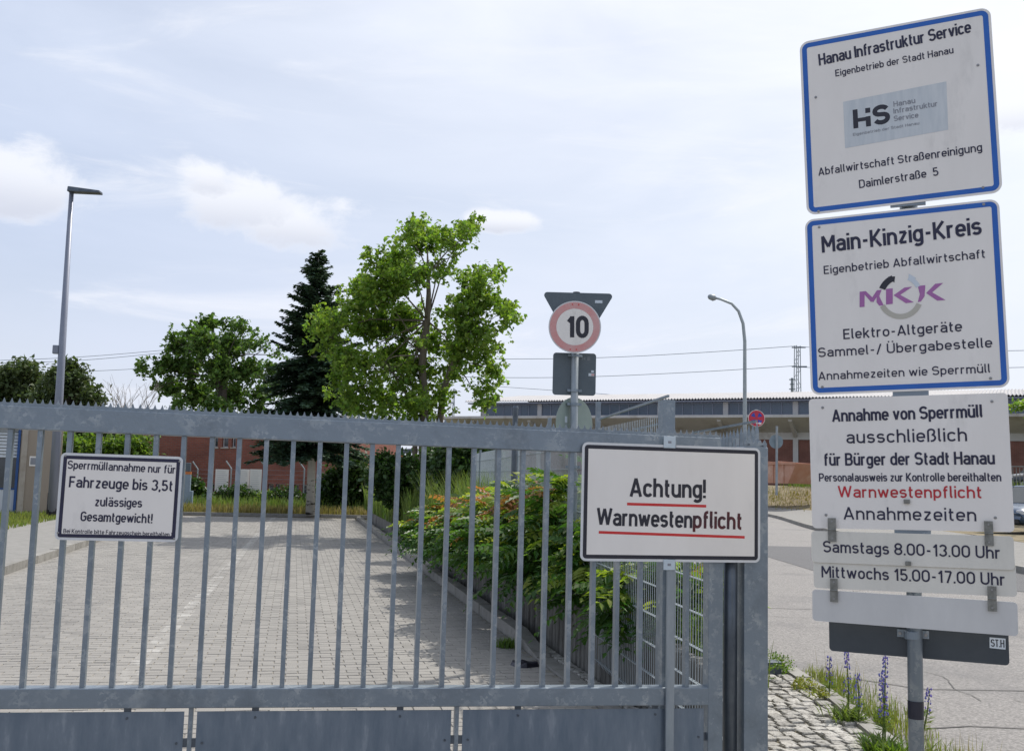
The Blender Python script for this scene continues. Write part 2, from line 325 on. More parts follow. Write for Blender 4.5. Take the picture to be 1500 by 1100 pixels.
def GL(ch):
    a = A_; c = C_
    g = {
     'a': (a, [(arc(a/2, X_-.15, a/2, .15, 160, 0, 7) + [(a, 0)], False), (([(a, .40)] + [(a*.5, .40)] + arc(a*.45, .235, a*.45, .165, 90, 270, 8) + [(a*.6, B_), (a, .17)]), False)]),
     'b': (a, [st((0, 0), (0, 1)), oval(0, a, B_, X_)]), 'd': (a, [st((a, 0), (a, 1)), oval(0, a, B_, X_)]),
     'c': (a*.92, [(arc(a/2, X_-.19, a/2, .19, 25, 180) + arc(a/2, B_+.19, a/2, .19, 180, 335), False)]),
     'e': (a, [([(0.03, .355), (a, .355)] + arc(a/2, X_-.19, a/2, .19, 0, 180) + arc(a/2, B_+.19, a/2, .19, 180, 328), False)]),
     'f': (.24, [([(.08, 0)] + [(.08, T_-.15)] + arc(.23, T_-.14, .15, .14, 180, 90, 5) + [(.27, T_)], False), st((-.03, X_), (.25, X_))]),
     'g': (a, [oval(0, a, B_, X_), ([(a, XO), (a, -.03)] + arc(a/2, -.03, a/2, .15, 0, -150, 7), False)]),
     'h': (a, [st((0, 0), (0, 1)), arch(0, a)]), 'i': (0, [st((0, 0), (0, XO)), dot(0, .92)]),
     'k': (a*.95, [st((0, 0), (0, 1)), st((a*.92, XO), (.02, .30)), st((.12, .44), (a*.98, 0))]),
     'l': (0.07, [([(0, 1), (0, .17), (.03, .095), (.10, B_)], False)]),
     'm': (a*1.7, [st((0, 0), (0, XO)), arch(0, a*.85), arch(a*.85, a*.85)]), 'n': (a, [st((0, 0), (0, XO)), arch(0, a)]),
     'o': (a, [oval(0, a, B_, X_)]), 'p': (a, [st((0, -.22), (0, XO)), oval(0, a, B_, X_)]),
     'r': (a*.6, [st((0, 0), (0, XO)), (arc(a*.42, X_-.17, a*.42, .17, 180, 60, 6), False)]), 's': (a*.92, [ess(a*.92, B_, X_)]),
     't': (.22, [([(.07, .93), (.07, .20)] + arc(.19, .20, .12, .13, 180, 270, 5) + [(.24, B_)], False), st((-.03, X_), (.24, X_))]),
     'u': (a, [([(0, XO)] + arc(a/2, B_+.19, a/2, .19, 180, 360), False), st((a, 0), (a, XO))]),
     'v': (a, [st((0, XO), (a/2, .02), (a, XO))]), 'w': (a*1.65, [st((0, XO), (a*.42, .03), (a*.825, .66), (a*1.23, .03), (a*1.65, XO))]),
     'z': (a*.92, [st((.0, X_), (a*.9, X_), (0.01, B_), (a*.92, B_))]),
     'ß': (a, [([(0, 0), (0, T_-.16)] + arc(a*.45, T_-.16, a*.45, .16, 180, 0, 7) + arc(a*.5, .66, a*.38, .12, 0, -80, 4) + arc(a*.5, .30, a*.5, .23, 80, -90, 8) + [(a*.35, B_)], False)]),
     'A': (c*1.12, [st((0, 0), (c*.56, .97), (c*1.12, 0)), st((c*.18, .27), (c*.94, .27))]),
     'B': (c, [([(0, B_), (c*.55, B_)] + arc(c*.6, .295, c*.4, .225, -90, 90, 8) + [(0, .52)], False), ([(0, .52), (c*.5, .52)] + arc(c*.55, .725, c*.38, .205, -90, 90, 8) + [(0, T_)], False), st((0, 0), (0, 1))]),
     'D': (c, [st((0, 0), (0, 1)), ([(0, B_), (c*.45, B_)] + arc(c*.5, .29, c*.5, .22, -90, 0, 5) + arc(c*.5, .71, c*.5, .22, 0, 90, 5) + [(0, T_)], False)]),
     'E': (c*.85, [st((0, 0), (0, 1)), st((0, T_), (c*.9, T_)), st((0, .52), (c*.8, .52)), st((0, B_), (c*.9, B_))]),
     'F': (c*.82, [st((0, 0), (0, 1)), st((0, T_), (c*.88, T_)), st((0, .50), (c*.78, .50))]),
     'G': (c, [(arc(c/2, T_-.22, c/2, .22, 20, 180) + arc(c/2, B_+.22, c/2, .22, 180, 360) + [(c, .50), (c*.5, .50)], False)]),
     'H': (c, [st((0, 0), (0, 1)), st((c, 0), (c, 1)), st((0, .52), (c, .52))]), 'I': (0, [st((0, 0), (0, 1))]),
     'K': (c*1.02, [st((0, 0), (0, 1)), st((c*.98, 1), (.02, .38)), st((.13, .52), (c*1.05, 0))]),
     'M': (c*1.25, [st((0, 0), (0, .97), (c*.625, .32), (c*1.25, .97), (c*1.25, 0))]),
     'P': (c, [st((0, 0), (0, 1)), ([(0, .43), (c*.5, .43)] + arc(c*.55, .68, c*.45, .25, -90, 90, 8) + [(0, T_)], False)]),
     'S': (c, [ess(c, B_, T_)]), 'T': (c*.95, [st((c*.475, 0), (c*.475, T_)), st((-.03, T_), (c*.98, T_))]),
     'U': (c, [([(0, 1)] + arc(c/2, B_+.22, c/2, .22, 180, 360) + [(c, 1)], False)]),
     'W': (c*1.75, [st((0, 1), (c*.42, .04), (c*.875, .96), (c*1.33, .04), (c*1.75, 1))]),
     '0': (c*.95, [oval(0, c*.95, B_, T_)]), '1': (c*.45, [st((0, .72), (c*.40, .93)), st((c*.40, 0), (c*.40, 1))]),
     '3': (c*.9, [(arc(c*.45, .72, c*.43, .21, 160, -75, 9) + arc(c*.43, .30, c*.47, .23, 80, -160, 10), False)]),
     '5': (c*.9, [([(c*.84, T_), (.05, T_), (.03, .53)] + arc(c*.43, .33, c*.47, .26, 140, -155, 11), False)]),
     '7': (c*.9, [st((0, T_), (c*.9, T_), (c*.32, 0))]),
     '8': (c*.95, [oval(.02, c*.93, .51, T_), oval(0, c*.95, B_, .51)]),
     '.': (0, [dot(0, .07)]), ',': (.03, [st((.04, .13), (-.01, -.10))]), '-': (.26, [st((0, .42), (.26, .42))]), '/': (.30, [st((0, -.05), (.30, 1.02))]),
     '!': (0, [st((0, .28), (0, 1)), dot(0, .07)]), '(': (.10, [(arc(.32, .45, .30, .60, 130, 230, 6), False)]), ')': (.10, [(arc(-.22, .45, .30, .60, 50, -50, 6), False)]),
     ' ': (.06, []),
    }
    if ch in 'äöü':
        b_ = {'ä': 'a', 'ö': 'o', 'ü': 'u'}[ch]; w_, s_ = g[b_]; return (w_, s_ + [dot(w_ * .18, .93), dot(w_ * .82, .93)])
    if ch == 'Ü': w_, s_ = g['U']; return (w_, s_ + [dot(w_ * .2, 1.18), dot(w_ * .8, 1.18)])
    return g[ch]
def stroke(mb, pts, closed, wd, z):
    P = [Vector(p) for p in pts]; Q = [P[0]]
    for p in P[1:]:
        if (p - Q[-1]).length > 1e-5: Q.append(p)
    if closed and (Q[0] - Q[-1]).length < 1e-5: Q.pop()
    if not closed:
        for i in range(1, len(Q) - 1):
            if (Q[i] - Q[i - 1]).normalized().dot((Q[i + 1] - Q[i]).normalized()) < -.15:
                stroke(mb, Q[:i + 1], False, wd, z); stroke(mb, Q[i:], False, wd, z + 9e-6); return
    n = len(Q); Lf = []; Rt = []
    for i in range(n):
        if closed: a = Q[i] - Q[i - 1]; b = Q[(i + 1) % n] - Q[i]
        else: a = Q[i] - Q[i - 1] if i else Q[1] - Q[0]; b = Q[i + 1] - Q[i] if i < n - 1 else a
        a = a.normalized(); b = b.normalized(); na = Vector((-a.y, a.x)); nb = Vector((-b.y, b.x)); mm = na + nb
        if mm.length < 1e-4: mm = na
        mm.normalize(); k = 1 / max(.42, mm.dot(na)); Lf.append(Q[i] + mm * wd / 2 * k); Rt.append(Q[i] - mm * wd / 2 * k)
    vs = [(p.x, p.y, z) for p in Lf + Rt]; fs = []
    for i in range(n if closed else n - 1):
        j = (i + 1) % n; fs.append((n + i, n + j, j, i))
    mb.add(vs, fs)
def text_mb(mb, txt, pl, pr, cap, wt=.14, z=.0016, gap=.085):
    """letters between local points pl and pr (outer edges on the baseline), capital height cap"""
    M0 = mb; pl = Vector(pl); pr = Vector(pr); Wd = (pr - pl).length; ex = (pr - pl) / Wd; ey = Vector((-ex.y, ex.x))
    x = 0; items = []
    for i, ch in enumerate(txt):
        w_, s_ = GL(ch); items.append((x, s_)); x += w_ + .14 + gap + (.08 if ch in 'rtf' and 0 else 0)
    L = x - .14 - gap; wdt = wt * cap; sx = (Wd - wdt) / L; k = 0
    for (x0, s_) in items:
        for (pts, cl) in s_:
            q = []
            for (px_, py_) in pts:
                p = pl + ex * (wdt / 2 + (x0 + px_) * sx) + ey * (py_ * cap); q.append((p.x, p.y))
            stroke(mb, q, cl, wdt, z + (k % 6) * 3e-5); k += 1
    return mb
def rrect(w_, h_, r, n=7, dx=0, dy=0):
    o = []
    for (cx, cy, a) in ((w_/2-r, h_/2-r, 0), (-w_/2+r, h_/2-r, 90), (-w_/2+r, -h_/2+r, 180), (w_/2-r, -h_/2+r, 270)):
        o += [(p[0] + dx, p[1] + dy) for p in arc(cx, cy, r, r, a, a + 90, n)]
    return o
def ipoly(c, r, n=40, ph=0): return [(c[0] + r * math.cos(2*math.pi*i/n + ph), c[1] + r * math.sin(2*math.pi*i/n + ph)) for i in range(n)]

class Plane:
    """a real upright plane in the scene: origin o, unit right vector R, up, normal towards the street side"""
    def __init__(s, o, R): s.o = Vector(o); s.R = Vector(R).normalized(); s.U = Vector((0, 0, 1)); s.Nn = s.R.cross(s.U)
    def loc(s, px, py, off=0):
        d = ray(px, py); o = s.o + s.Nn * off; k = (o - EYE).dot(s.Nn) / d.dot(s.Nn); p = EYE + d * k - s.o; return Vector((p.dot(s.R), p.dot(s.U)))
    def rect(s, TL, TR, BR, BL, off=0):
        a, b, c, d = [s.loc(*q, off) for q in (TL, TR, BR, BL)]; cen = (a + b + c + d) / 4
        top = b - a; bot = c - d; lf = a - d; rt = b - c; ang = (math.atan2(top.y, top.x) + math.atan2(bot.y, bot.x) + math.atan2(-lf.x, lf.y) + math.atan2(-rt.x, rt.y)) / 4
        F = Frame(); F.w = (top.length + bot.length) / 2; F.h = (lf.length + rt.length) / 2; F.pl = s; F.off = off
        c3 = s.o + s.R * cen.x + s.U * cen.y + s.Nn * off
        X = s.R * math.cos(ang) + s.U * math.sin(ang); Y = -s.R * math.sin(ang) + s.U * math.cos(ang)
        M = Matrix((X, Y, s.Nn)).transposed().to_4x4(); M.translation = c3; F.M = M; F.I = M.inverted(); return F
class Frame:
    def p(s, px, py):
        d = ray(px, py); o = s.M.translation; n = s.M.col[2].to_3d(); k = (o - EYE).dot(n) / d.dot(n); q = s.I @ (EYE + d * k); return Vector((q.x, q.y))
def plate(F, r, name, mat_, parent, th=.003, label=None, bev=.0008):
    return MB().prism(rrect(F.w, F.h, r), -th, 0).build(name, mat_, parent, F.M, label=label)
def border(F, r, inset, wd, mat_, parent, z=.0006):
    A = rrect(F.w - 2*inset, F.h - 2*inset, max(.003, r - inset)); Bq = rrect(F.w - 2*inset - 2*wd, F.h - 2*inset - 2*wd, max(.002, r - inset - wd))
    return MB().ring(Bq, A, z).build('border', mat_, parent, F.M)
def lines(F, rows, mat_, parent, name='lettering', z=.0014, wt=.14):
    for row in rows:
        txt, a, b, cap = row[:4]; wt_ = row[4] if len(row) > 4 else wt
        pa = F.p(*a); ch = (F.p(a[0], a[1] - cap) - pa).length
        text_mb(MB(), txt, pa, F.p(*b), ch, wt_ * 1.12, z).build(name, mat_, parent, F.M)
def pbar(mb, F, a, b, th, z=.0010):
    pa = F.p(*a); pb = F.p(*b); t = (F.p(a[0], a[1] - th) - pa).length; stroke(mb, [pa, pb], False, t, z)
def screw(F, pts, parent, r=.006, mat_=None, name='screw'):
    first = None
    for q in pts:
        c = F.p(*q) if len(q) == 2 else Vector(q[:2])
        M = F.M @ Matrix.Translation((c.x, c.y, 0))
        if first is None: first = MB().tube([(0, 0, -.001), (0, 0, .002), (0, 0, .0035)], [r, r, r * .5], 8).mesh(name)
        link(name, first, mat_ or RIVET, parent, M)

# ------------------------------------------------------------ tall signpost in front, right
tp = atD(1339, 925, 4.1)
PL = Plane((tp.x, tp.y, 0), (.8, -.6, 0))
post = thing('information_signpost', (tp.x, tp.y, 0), 'tall steel signpost carrying stacked white notice boards at the right', 'signpost')
pc = Vector((tp.x, tp.y, 0)) - PL.Nn * .005
lean = Vector((.0, .0, 0))
bx = onG(1352, 1290)  # only for reference of the lean
def pole(parent, base, z0, z1, r, mat_, name='post', n=20, r1=None, cap=True):
    o = MB().tube([(base.x, base.y, z0), (base.x, base.y, z1)], [r, r1 or r], n).build(name, mat_, parent, smooth=False)
    for p in o.data.polygons: p.use_smooth = len(p.vertices) == 4
    return o
pole(post, pc - PL.Nn * .0335, -.1, 3.46, .030, G_STEEL)
F1 = PL.rect((1173, 65), (1454, 7), (1465, 280), (1180, 318), .015)
F2 = PL.rect((1181, 326.5), (1467, 286), (1475.6, 566.5), (1186, 579.6), .015)
F3 = PL.rect((1184.5, 586), (1477.6, 573.5), (1484.4, 779), (1190, 773.5), .015)
F4 = PL.rect((1188, 777.5), (1485, 785), (1486.6, 834.8), (1189.4, 823), .022)
F5 = PL.rect((1190.5, 814), (1488, 825), (1490, 875), (1192.7, 860), .015)
F6 = PL.rect((1190, 865.5), (1491, 879), (1491, 929.5), (1190, 910.5), .018)
F7 = PL.rect((1214, 895), (1477.7, 910), (1477.7, 972), (1215, 955), -.072)
p1 = plate(F1, .040, 'sign_panel', W_SIGN, post, label='blue bordered white board with service name and grey blue logo sticker')
border(F1, .040, .010, .021, BLUE, p1)
lines(F1, [('Hanau Infrastruktur Service', (1199.8, 96.9), (1423.2, 48), 16.9), ('Eigenbetrieb der Stadt Hanau', (1224, 112.9), (1397, 78.5), 10.0, .125),
           ('Abfallwirtschaft Straßenreinigung', (1199, 258), (1439, 221.6), 11.6, .125), ('Daimlerstraße  5', (1258.9, 276.3), (1375.2, 257.4), 12.2, .125)], NAVY, p1)
q = [F1.p(*c) for c in ((1235, 149.8), (1386.3, 119.8), (1389, 190.5), (1238, 217.6))]
MB().sheet([(v.x, v.y) for v in q[::-1]], .0006).build('sticker', STICK, p1, F1.M)
mb = MB()
def lg(pts, wd, closed=False, base=(1250.2, 189), right=(1303.4, 181), cap=27.6):
    pa = F1.p(*base); pb = F1.p(*right); ch = (F1.p(base[0], base[1] - cap) - pa).length; W_ = (pb - pa).length; ex = (pb - pa) / W_; ey = Vector((-ex.y, ex.x))
    stroke(mb, [pa + ex * (x * W_) + ey * (y * ch) for x, y in pts], closed, wd * ch, .0011 + len(mb.f) * 1e-6)
lg([(.07, 0), (.07, 1)], .24); lg([(.07, .42), (.36, .42)], .20); lg([(.42, 0), (.42, .54)], .24); lg([(.42, .72), (.42, .98)], .24)
lg([(x * .34 + .61, y) for x, y in ess(1, .11, .93)[0]], .23)
mb.build('logo', BLACK, p1, F1.M)
lines(F1, [('Hanau', (1309, 157), (1341, 151.3), 7.8, .15), ('Infrastruktur', (1309, 167.2), (1373.8, 155.8), 7.8, .15), ('Service', (1309.5, 178.3), (1345.6, 172.5), 7.8, .15),
           ('Eigenbetrieb der Stadt Hanau', (1249.6, 199.8), (1346.7, 182.7), 4.2, .14)], GREYP, p1)
screw(F1, [(1195, 143), (1432.5, 96), (1199, 310), (1440, 275)], p1)
p2 = plate(F2, .038, 'sign_panel', W_SIGN, post, label='blue bordered white board with purple lettered ring logo')
border(F2, .038, .009, .021, BLUE, p2)
lines(F2, [('Main-Kinzig-Kreis', (1204.2, 370.7), (1438.6, 343.4), 24.7, .145), ('Eigenbetrieb Abfallwirtschaft', (1207, 402), (1443.6, 378), 12.2, .125),
           ('Elektro-Altgeräte', (1235.6, 497.2), (1409.6, 485.5), 15, .125), ('Sammel-/ Übergabestelle', (1198.7, 523.5), (1453.8, 508.9), 14, .125),
           ('Annahmezeiten wie Sperrmüll', (1199, 557), (1450.9, 545.9), 12.4, .125)], NAVY, p2)
def f2poly(mb, pts, z):
    v = [F2.p(1160 + x / 3.438, 280 + y / 3.438) for x, y in pts]; mb.sheet([(a.x, a.y) for a in v[::-1]], z)
mbp = MB(); z = .0010
f2poly(mbp, [(341, 507), (366, 505), (366, 583), (341, 585)], z)                       # M left stem
f2poly(mbp, [(352, 506), (372, 504), (410, 540), (400, 560)], z + 3e-5); f2poly(mbp, [(428, 500), (452, 497), (410, 560), (394, 552)], z + 6e-5)
f2poly(mbp, [(428, 500), (452, 497), (440, 530), (462, 575), (440, 578), (426, 560)], z + 9e-5)
f2poly(mbp, [(474, 493), (508, 490), (508, 568), (474, 572)], z)                       # K stem
f2poly(mbp, [(567, 486), (606, 482), (540, 527), (512, 525)], z + 3e-5); f2poly(mbp, [(512, 525), (540, 520), (614, 560), (574, 565)], z + 6e-5)
f2poly(mbp, [(634, 478), (672, 474), (668, 530), (650, 556), (634, 560), (644, 520)], z)  # second K stem, cut by the ring
f2poly(mbp, [(722, 467), (762, 463), (702, 514), (676, 514)], z + 3e-5); f2poly(mbp, [(676, 514), (702, 508), (774, 549), (732, 552)], z + 6e-5)
mbp.build('logo', PURPLE, p2, F2.M)
def f2arc(mat_, a0, a1, wd=25, rx=102, z=.0012, arrow=None):
    mb_ = MB(); P_ = [F2.p(1160 + (546 + rx * math.cos(R_(a))) / 3.438, 280 + (530 - rx * 1.0 * math.sin(R_(a))) / 3.438) for a in np.linspace(a0, a1, 16)]
    wl = (F2.p(1160 + wd / 3.438, 280) - F2.p(1160, 280)).length; stroke(mb_, P_, False, wl, z)
    if arrow: v = [F2.p(1160 + x / 3.438, 280 + y / 3.438) for x, y in arrow]; mb_.sheet([(a.x, a.y) for a in v[::-1]], z + 4e-5)
    mb_.build('logo_arc', mat_, p2, F2.M)
f2arc(BLACK, 158, 112, 30, 98, arrow=[(484, 432), (520, 430), (516, 462)])
f2arc(ICE, 66, 28, 22, 102, arrow=[(588, 416), (628, 440), (588, 446)])
f2arc(BEIGE, 208, 338, 25, 102)
screw(F2, [(1200, 333), (1441, 299.5), (1204.6, 567), (1451, 554)], p2)
p3 = plate(F3, .018, 'sign_panel', W_SIGN, post, label='large white board with black and red bulky waste notice')
lines(F3, [('Annahme von Sperrmüll', (1218.9, 617.8), (1440.3, 611.3), 18, .15), ('ausschließlich', (1240, 649.6), (1416.8, 646.1), 19, .12),
           ('für Bürger der Stadt Hanau', (1206.9, 682), (1457.7, 680), 18, .145), ('Personalausweis zur Kontrolle bereithalten', (1199.8, 705), (1467, 704.8), 11.9, .14),
           ('Annahmezeiten', (1235.8, 760.6), (1430.4, 763.3), 18.5, .12)], NAVY, p3)
lines(F3, [('Warnwestenpflicht', (1227.6, 728.5), (1438.6, 729.6), 17, .13)], REDD, p3)
screw(F3, [(1205, 597), (1453, 588), (1210, 754), (1458, 758)], p3)
MB().box(-.012, .012, -.010, .008, 0, .012).build('clamp_bolt', HINGE, p3, F3.M @ Matrix.Translation((*F3.p(1328.5, 734), 0)), bevel=.002)
p4 = plate(F4, .016, 'sign_panel', W_SIGN2, post, label='narrow hinged board with Saturday hours')
lines(F4, [('Samstags 8.00-13.00 Uhr', (1205.8, 808.6), (1465.9, 818.2), 17, .125)], NAVY, p4)
MB().box(-.011, .011, -.009, .009, 0, .012).build('clamp_bolt', HINGE, p4, F4.M @ Matrix.Translation((*F4.p(1330.5, 825), 0)), bevel=.002)
p5 = plate(F5, .016, 'sign_panel', W_SIGN2, post, label='narrow hinged board with Wednesday hours')
lines(F5, [('Mittwochs 15.00-17.00 Uhr', (1203.6, 845.2), (1473, 857.4), 17, .125)], NAVY, p5)
p6 = plate(F6, .016, 'sign_panel', W_SIGN3, post, label='blank narrow folded board')
p7 = plate(F7, .016, 'sign_panel', BACKD, post, label='dark back of a board facing the other way')
c = [F7.p(*q_) for q_ in ((1449.6, 933), (1473, 935), (1473, 951), (1449.6, 948.5))]
MB().sheet([(v.x, v.y) for v in c[::-1]], .0008).build('sticker', ICE, p7, F7.M)
lines(F7, [('ST.H', (1451.5, 946.5), (1471.5, 948), 11, .115)], BLACK, p7, z=.0016)
for F, a in ((F4, (1213, 758.5, 1225, 793)), (F4, (1442, 763, 1455, 799)), (F6, (1216.5, 847, 1227.6, 881)), (F6, (1446.5, 858, 1460, 894.6))):
    u = F.p((a[0] + a[2]) / 2, (a[1] + a[3]) / 2); wd = (F.p(a[2], a[1]) - F.p(a[0], a[1])).length; hh = (F.p(a[0], a[3]) - F.p(a[0], a[1])).length
    M = F.M @ Matrix.Translation((u.x, u.y, .010 if F is F6 else .004))
    h = MB().box(-wd/2, wd/2, -hh/2, hh/2, 0, .003).tube([(-wd/2, 0, .003), (wd/2, 0, .003)], .004, 8).build('hinge', HINGE, post, M)
    s0 = MB().tube([(0, 0, .002), (0, 0, .005)], .004, 7).mesh('screw')
    for sy in (-.36, .36): link('screw', s0, RIVET, h, M @ Matrix.Translation((0, sy * hh, 0)))
M = F7.M @ Matrix.Translation((*F7.p(1337.5, 928), 0))
br = MB().box(-.062, .062, -.016, .016, .001, .010).tube([(0, -.016, .036), (0, .016, .036)], .034, 20).build('clamp', G_STEEL, post, M, bevel=.002)
s0 = MB().tube([(0, 0, .008), (0, 0, .018)], .007, 6).mesh('bolt')
for sx_ in (-.05, .05): link('bolt', s0, RIVET, br, M @ Matrix.Translation((sx_, 0, 0)))
zt = (tp + ray(0, 0) * 0).z
t0 = PL.loc(1337, 1028); t1 = PL.loc(1337, 1054)
MB().tube([(pc.x + .0 - PL.Nn.x * .0335, pc.y - PL.Nn.y * .0335, t1.y), (pc.x - PL.Nn.x * .0335, pc.y - PL.Nn.y * .0335, t0.y)], .0312, 20).build('tape_band', BLACK, post)
# rear clamps joining the boards to the post
for (px_, py_) in ((1318, 150), (1325, 299), (1327, 430), (1328, 577), (1329, 650), (1330, 778)):
    l = PL.loc(px_, py_); c3 = PL.o + PL.R * 0 + Vector((0, 0, l.y))
    Mx = Matrix((PL.R, PL.U, PL.Nn)).transposed().to_4x4(); Mx.translation = c3
    MB().box(-.07, .07, -.012, .012, -.004, .011).tube([(0, -.014, -.0385), (0, .014, -.0385)], .036, 16).build('clamp', G_STEEL, post, Mx)

# ------------------------------------------------------------ sliding gate
GY = 4.90
def zt_(x): return 1.905 - .009 * x
def zb_(x): return .651 - .0155 * x
gate = thing('sliding_gate', (-.6, GY, 0), 'closed galvanised sliding gate with upright bars and toothed top rail', 'gate')
XL, XR = -3.3, 2.165
def slope_box(x0, x1, fa, fb, y0, y1):  # box between height functions
    return [(x0, y0, fb(x0)), (x1, y0, fb(x1)), (x1, y1, fb(x1)), (x0, y1, fb(x0)), (x0, y0, fa(x0)), (x1, y0, fa(x1)), (x1, y1, fa(x1)), (x0, y1, fa(x0))]
MB().hexa(slope_box(XL, XR, zt_, lambda x: zt_(x) - .105, GY, GY + .07)).build('top_rail', G_STEEL, gate, bevel=.004)
MB().hexa(slope_box(XL, XR - .06, zb_, lambda x: zb_(x) - .088, GY, GY + .08)).build('bottom_rail', G_STEEL, gate, bevel=.004)
MB().hexa(slope_box(XL, XR, lambda x: .16 - .01 * x, lambda x: .07 - .01 * x, GY, GY + .09)).build('running_rail', G_STEEL, gate, bevel=.004)
mb = MB().box(XR - .062, XR + .018, GY + .0, GY + .08, .08, 1.80); mb.build('end_stile', G_STEEL, gate, bevel=.004)
MB().box(XL - .08, XL, GY, GY + .08, .08, 1.93).build('end_stile', G_STEEL, gate, bevel=.004)
# toothed strip: one folded steel strip
mb = MB(); x = XL; p = .0325; yy = GY + .012
while x < XR - .01:
    b0 = zt_(x) + .0; b1 = zt_(x + p)
    vs = [(x, yy, b0), (x + p, yy, b1), (x + p, yy, b1 + .014), (x + p * .72, yy, b1 + .016), (x + p / 2, yy, b0 + .036), (x + p * .28, yy, b0 + .016), (x, yy, b0 + .014)]
    mb.add(vs + [(a, b + .003, c_) for a, b, c_ in vs], [(0, 1, 2, 3, 4, 5, 6), (13, 12, 11, 10, 9, 8, 7), (2, 9, 10, 3), (3, 10, 11, 4), (4, 11, 12, 5), (5, 12, 13, 6)])
    x += p
mb.build('toothed_strip', G_STEEL, gate)
bars = [-1.266 + .1254 * k for k in range(-16, 27)]
bm0 = MB().box(-.0108, .0108, 0, .038, 0, 1).mesh('picket')
for x in bars:
    if XL + .03 < x < XR - .08:
        z0 = zb_(x) + .0; z1 = zt_(x) - .105
        link('picket', bm0, G_STEEL, gate, Matrix.Translation((x + random.uniform(-.001, .001), GY + .016, z0)) @ Matrix.Diagonal((1, 1, z1 - z0, 1)))
# kick plates below
pcx = [onY(278, 1060, GY).x, onY(670, 1060, GY).x]
edges = [XL] + [2 * pcx[0] - pcx[1]] + pcx + [XR - .062]
edges[0] = 3 * pcx[0] - 2 * pcx[1]
for i, x in enumerate(edges[:-1]):
    if i: MB().box(x - .010, x + .010, GY + .02, GY + .06, .10, zb_(x) - .088).build('mullion', G_STEEL, gate, bevel=.002)
for i in range(len(edges) - 1):
    a = edges[i] + .028; b = edges[i + 1] - (.028 if i < 3 else .016)
    top = lambda x: zb_(x) - .088 - .018
    k = MB().hexa(slope_box(a, b, top, lambda x: .19 - .01 * x, GY + .018, GY + .021)).build('kick_plate', G_STEEL2, gate)
    tb = MB(); sc = MB()
    for fx in (.22, .79):
        xx = a + (b - a) * fx; tb.box(xx - .016, xx + .016, GY + .0215, GY + .028, top(xx) - .03, top(xx) + .02); sc.tube([(xx, GY + .0135, top(xx) - .028), (xx, GY + .018, top(xx) - .028)], .006, 8)
    for xx, s_ in ((a, -1), (b, 1)):
        zc = top(xx) - .14; tb.box(min(xx, xx + s_ * .02) - .012, max(xx, xx + s_ * .02) + .012, GY + .0215, GY + .027, zc - .02, zc + .02); sc.tube([(xx - s_ * .028, GY + .0135, zc), (xx - s_ * .028, GY + .018, zc)], .006, 8)
    for j in range(4):
        for q_, nm in ((tb, 'tab'), (sc, 'bolt')):
            nv = len(q_.v) // 4; nf = len(q_.f) // 4; e_ = MB(); e_.v = q_.v[j * nv:(j + 1) * nv]; e_.f = [tuple(t - j * nv for t in f) for f in q_.f[j * nf:(j + 1) * nf]]; e_.build(nm, G_DARK, k)
# right hand gate post with guide
gp = thing('gate_post', (2.365, GY, 0), 'square galvanised gate post with toothed cap at the gate end', 'post')
px0 = onY(1089, 900, GY).x; px1 = onY(1124, 900, GY).x
MB().box(px0, px1, GY - .01, GY + .12, -.05, 1.845).build('post', G_STEEL, gp, bevel=.004)
MB().tube([(px0 - .05, GY + .05, .0), (px0 - .05, GY + .05, 1.70)], .036, 20).build('stop_tube', G_DARK, gp, smooth=True)
MB().box(px0 - .10, px0 + .012, GY - .022, GY - .013, 1.798, 1.83).build('catch_plate', G_STEEL, gp)
mb = MB(); p = .026; x = px0
while x < px1 - .01:
    mb.add([(x, GY - .002, 1.845), (x + p, GY - .002, 1.845), (x + p, GY - .002, 1.863), (x + p * .5, GY - .002, 1.885), (x, GY - .002, 1.863)] + [(x, GY + .001, 1.845), (x + p, GY + .001, 1.845), (x + p, GY + .001, 1.863), (x + p * .5, GY + .001, 1.885), (x, GY + .001, 1.863)],
           [(0, 1, 2, 3, 4), (9, 8, 7, 6, 5), (2, 7, 8, 3), (3, 8, 9, 4)]); x += p
mb.build('toothed_strip', G_STEEL, gp)
s0 = MB().tube([(0, 0, 0), (0, -.006, 0)], .005, 6).mesh('bolt')
for q in ((1097, 651), (1117, 653)): v = onY(*q, GY - .01); link('bolt', s0, G_DARK, gp, Matrix.Translation(v))
# signs on the gate
GP = Plane((0, GY - .012, 0), (1, 0, 0))
FA = GP.rect((852, 649.7), (1114.2, 654), (1113, 827.7), (851, 817.5), .012)
sg = thing('notice_sign', (FA.M.translation.x, GY - .03, FA.M.translation.z), 'white safety vest warning sign with red underlines on the gate end', 'sign')
pa = plate(FA, .030, 'sign_panel', RIM, sg, th=.003)
MB().sheet(rrect(FA.w - .028, FA.h - .028, .022), .0005).build('face', W_SIGN, sg, FA.M)
border(FA, .030, .013, .019, BLACK, sg, z=.0011)
lines(FA, [('Achtung!', (922, 727.1), (1033.8, 729.5), 27.6, .15)], BLACK, sg)
lines(FA, [('Warnwesten', (873.5, 769), (1014.0, 773.2), 25.5, .15)], BLACK, sg)
lines(FA, [('pflicht', (1014.6, 773.2), (1087.2, 775.5), 25.5, .15)], mat('red_black_print', (.10, .008, .012, 1), (.02, .01, .02, 1), scale=9, rough=.45, spot=(.30, .015, .02, 1), spot_s=5, spot_lo=.5, spot_hi=.7), sg)
mb = MB(); pbar(mb, FA, (918.5, 738.0), (1034.4, 741.2), 4); pbar(mb, FA, (877, 779.3), (1090.7, 786.7), 4); mb.build('underline', REDP, sg, FA.M)
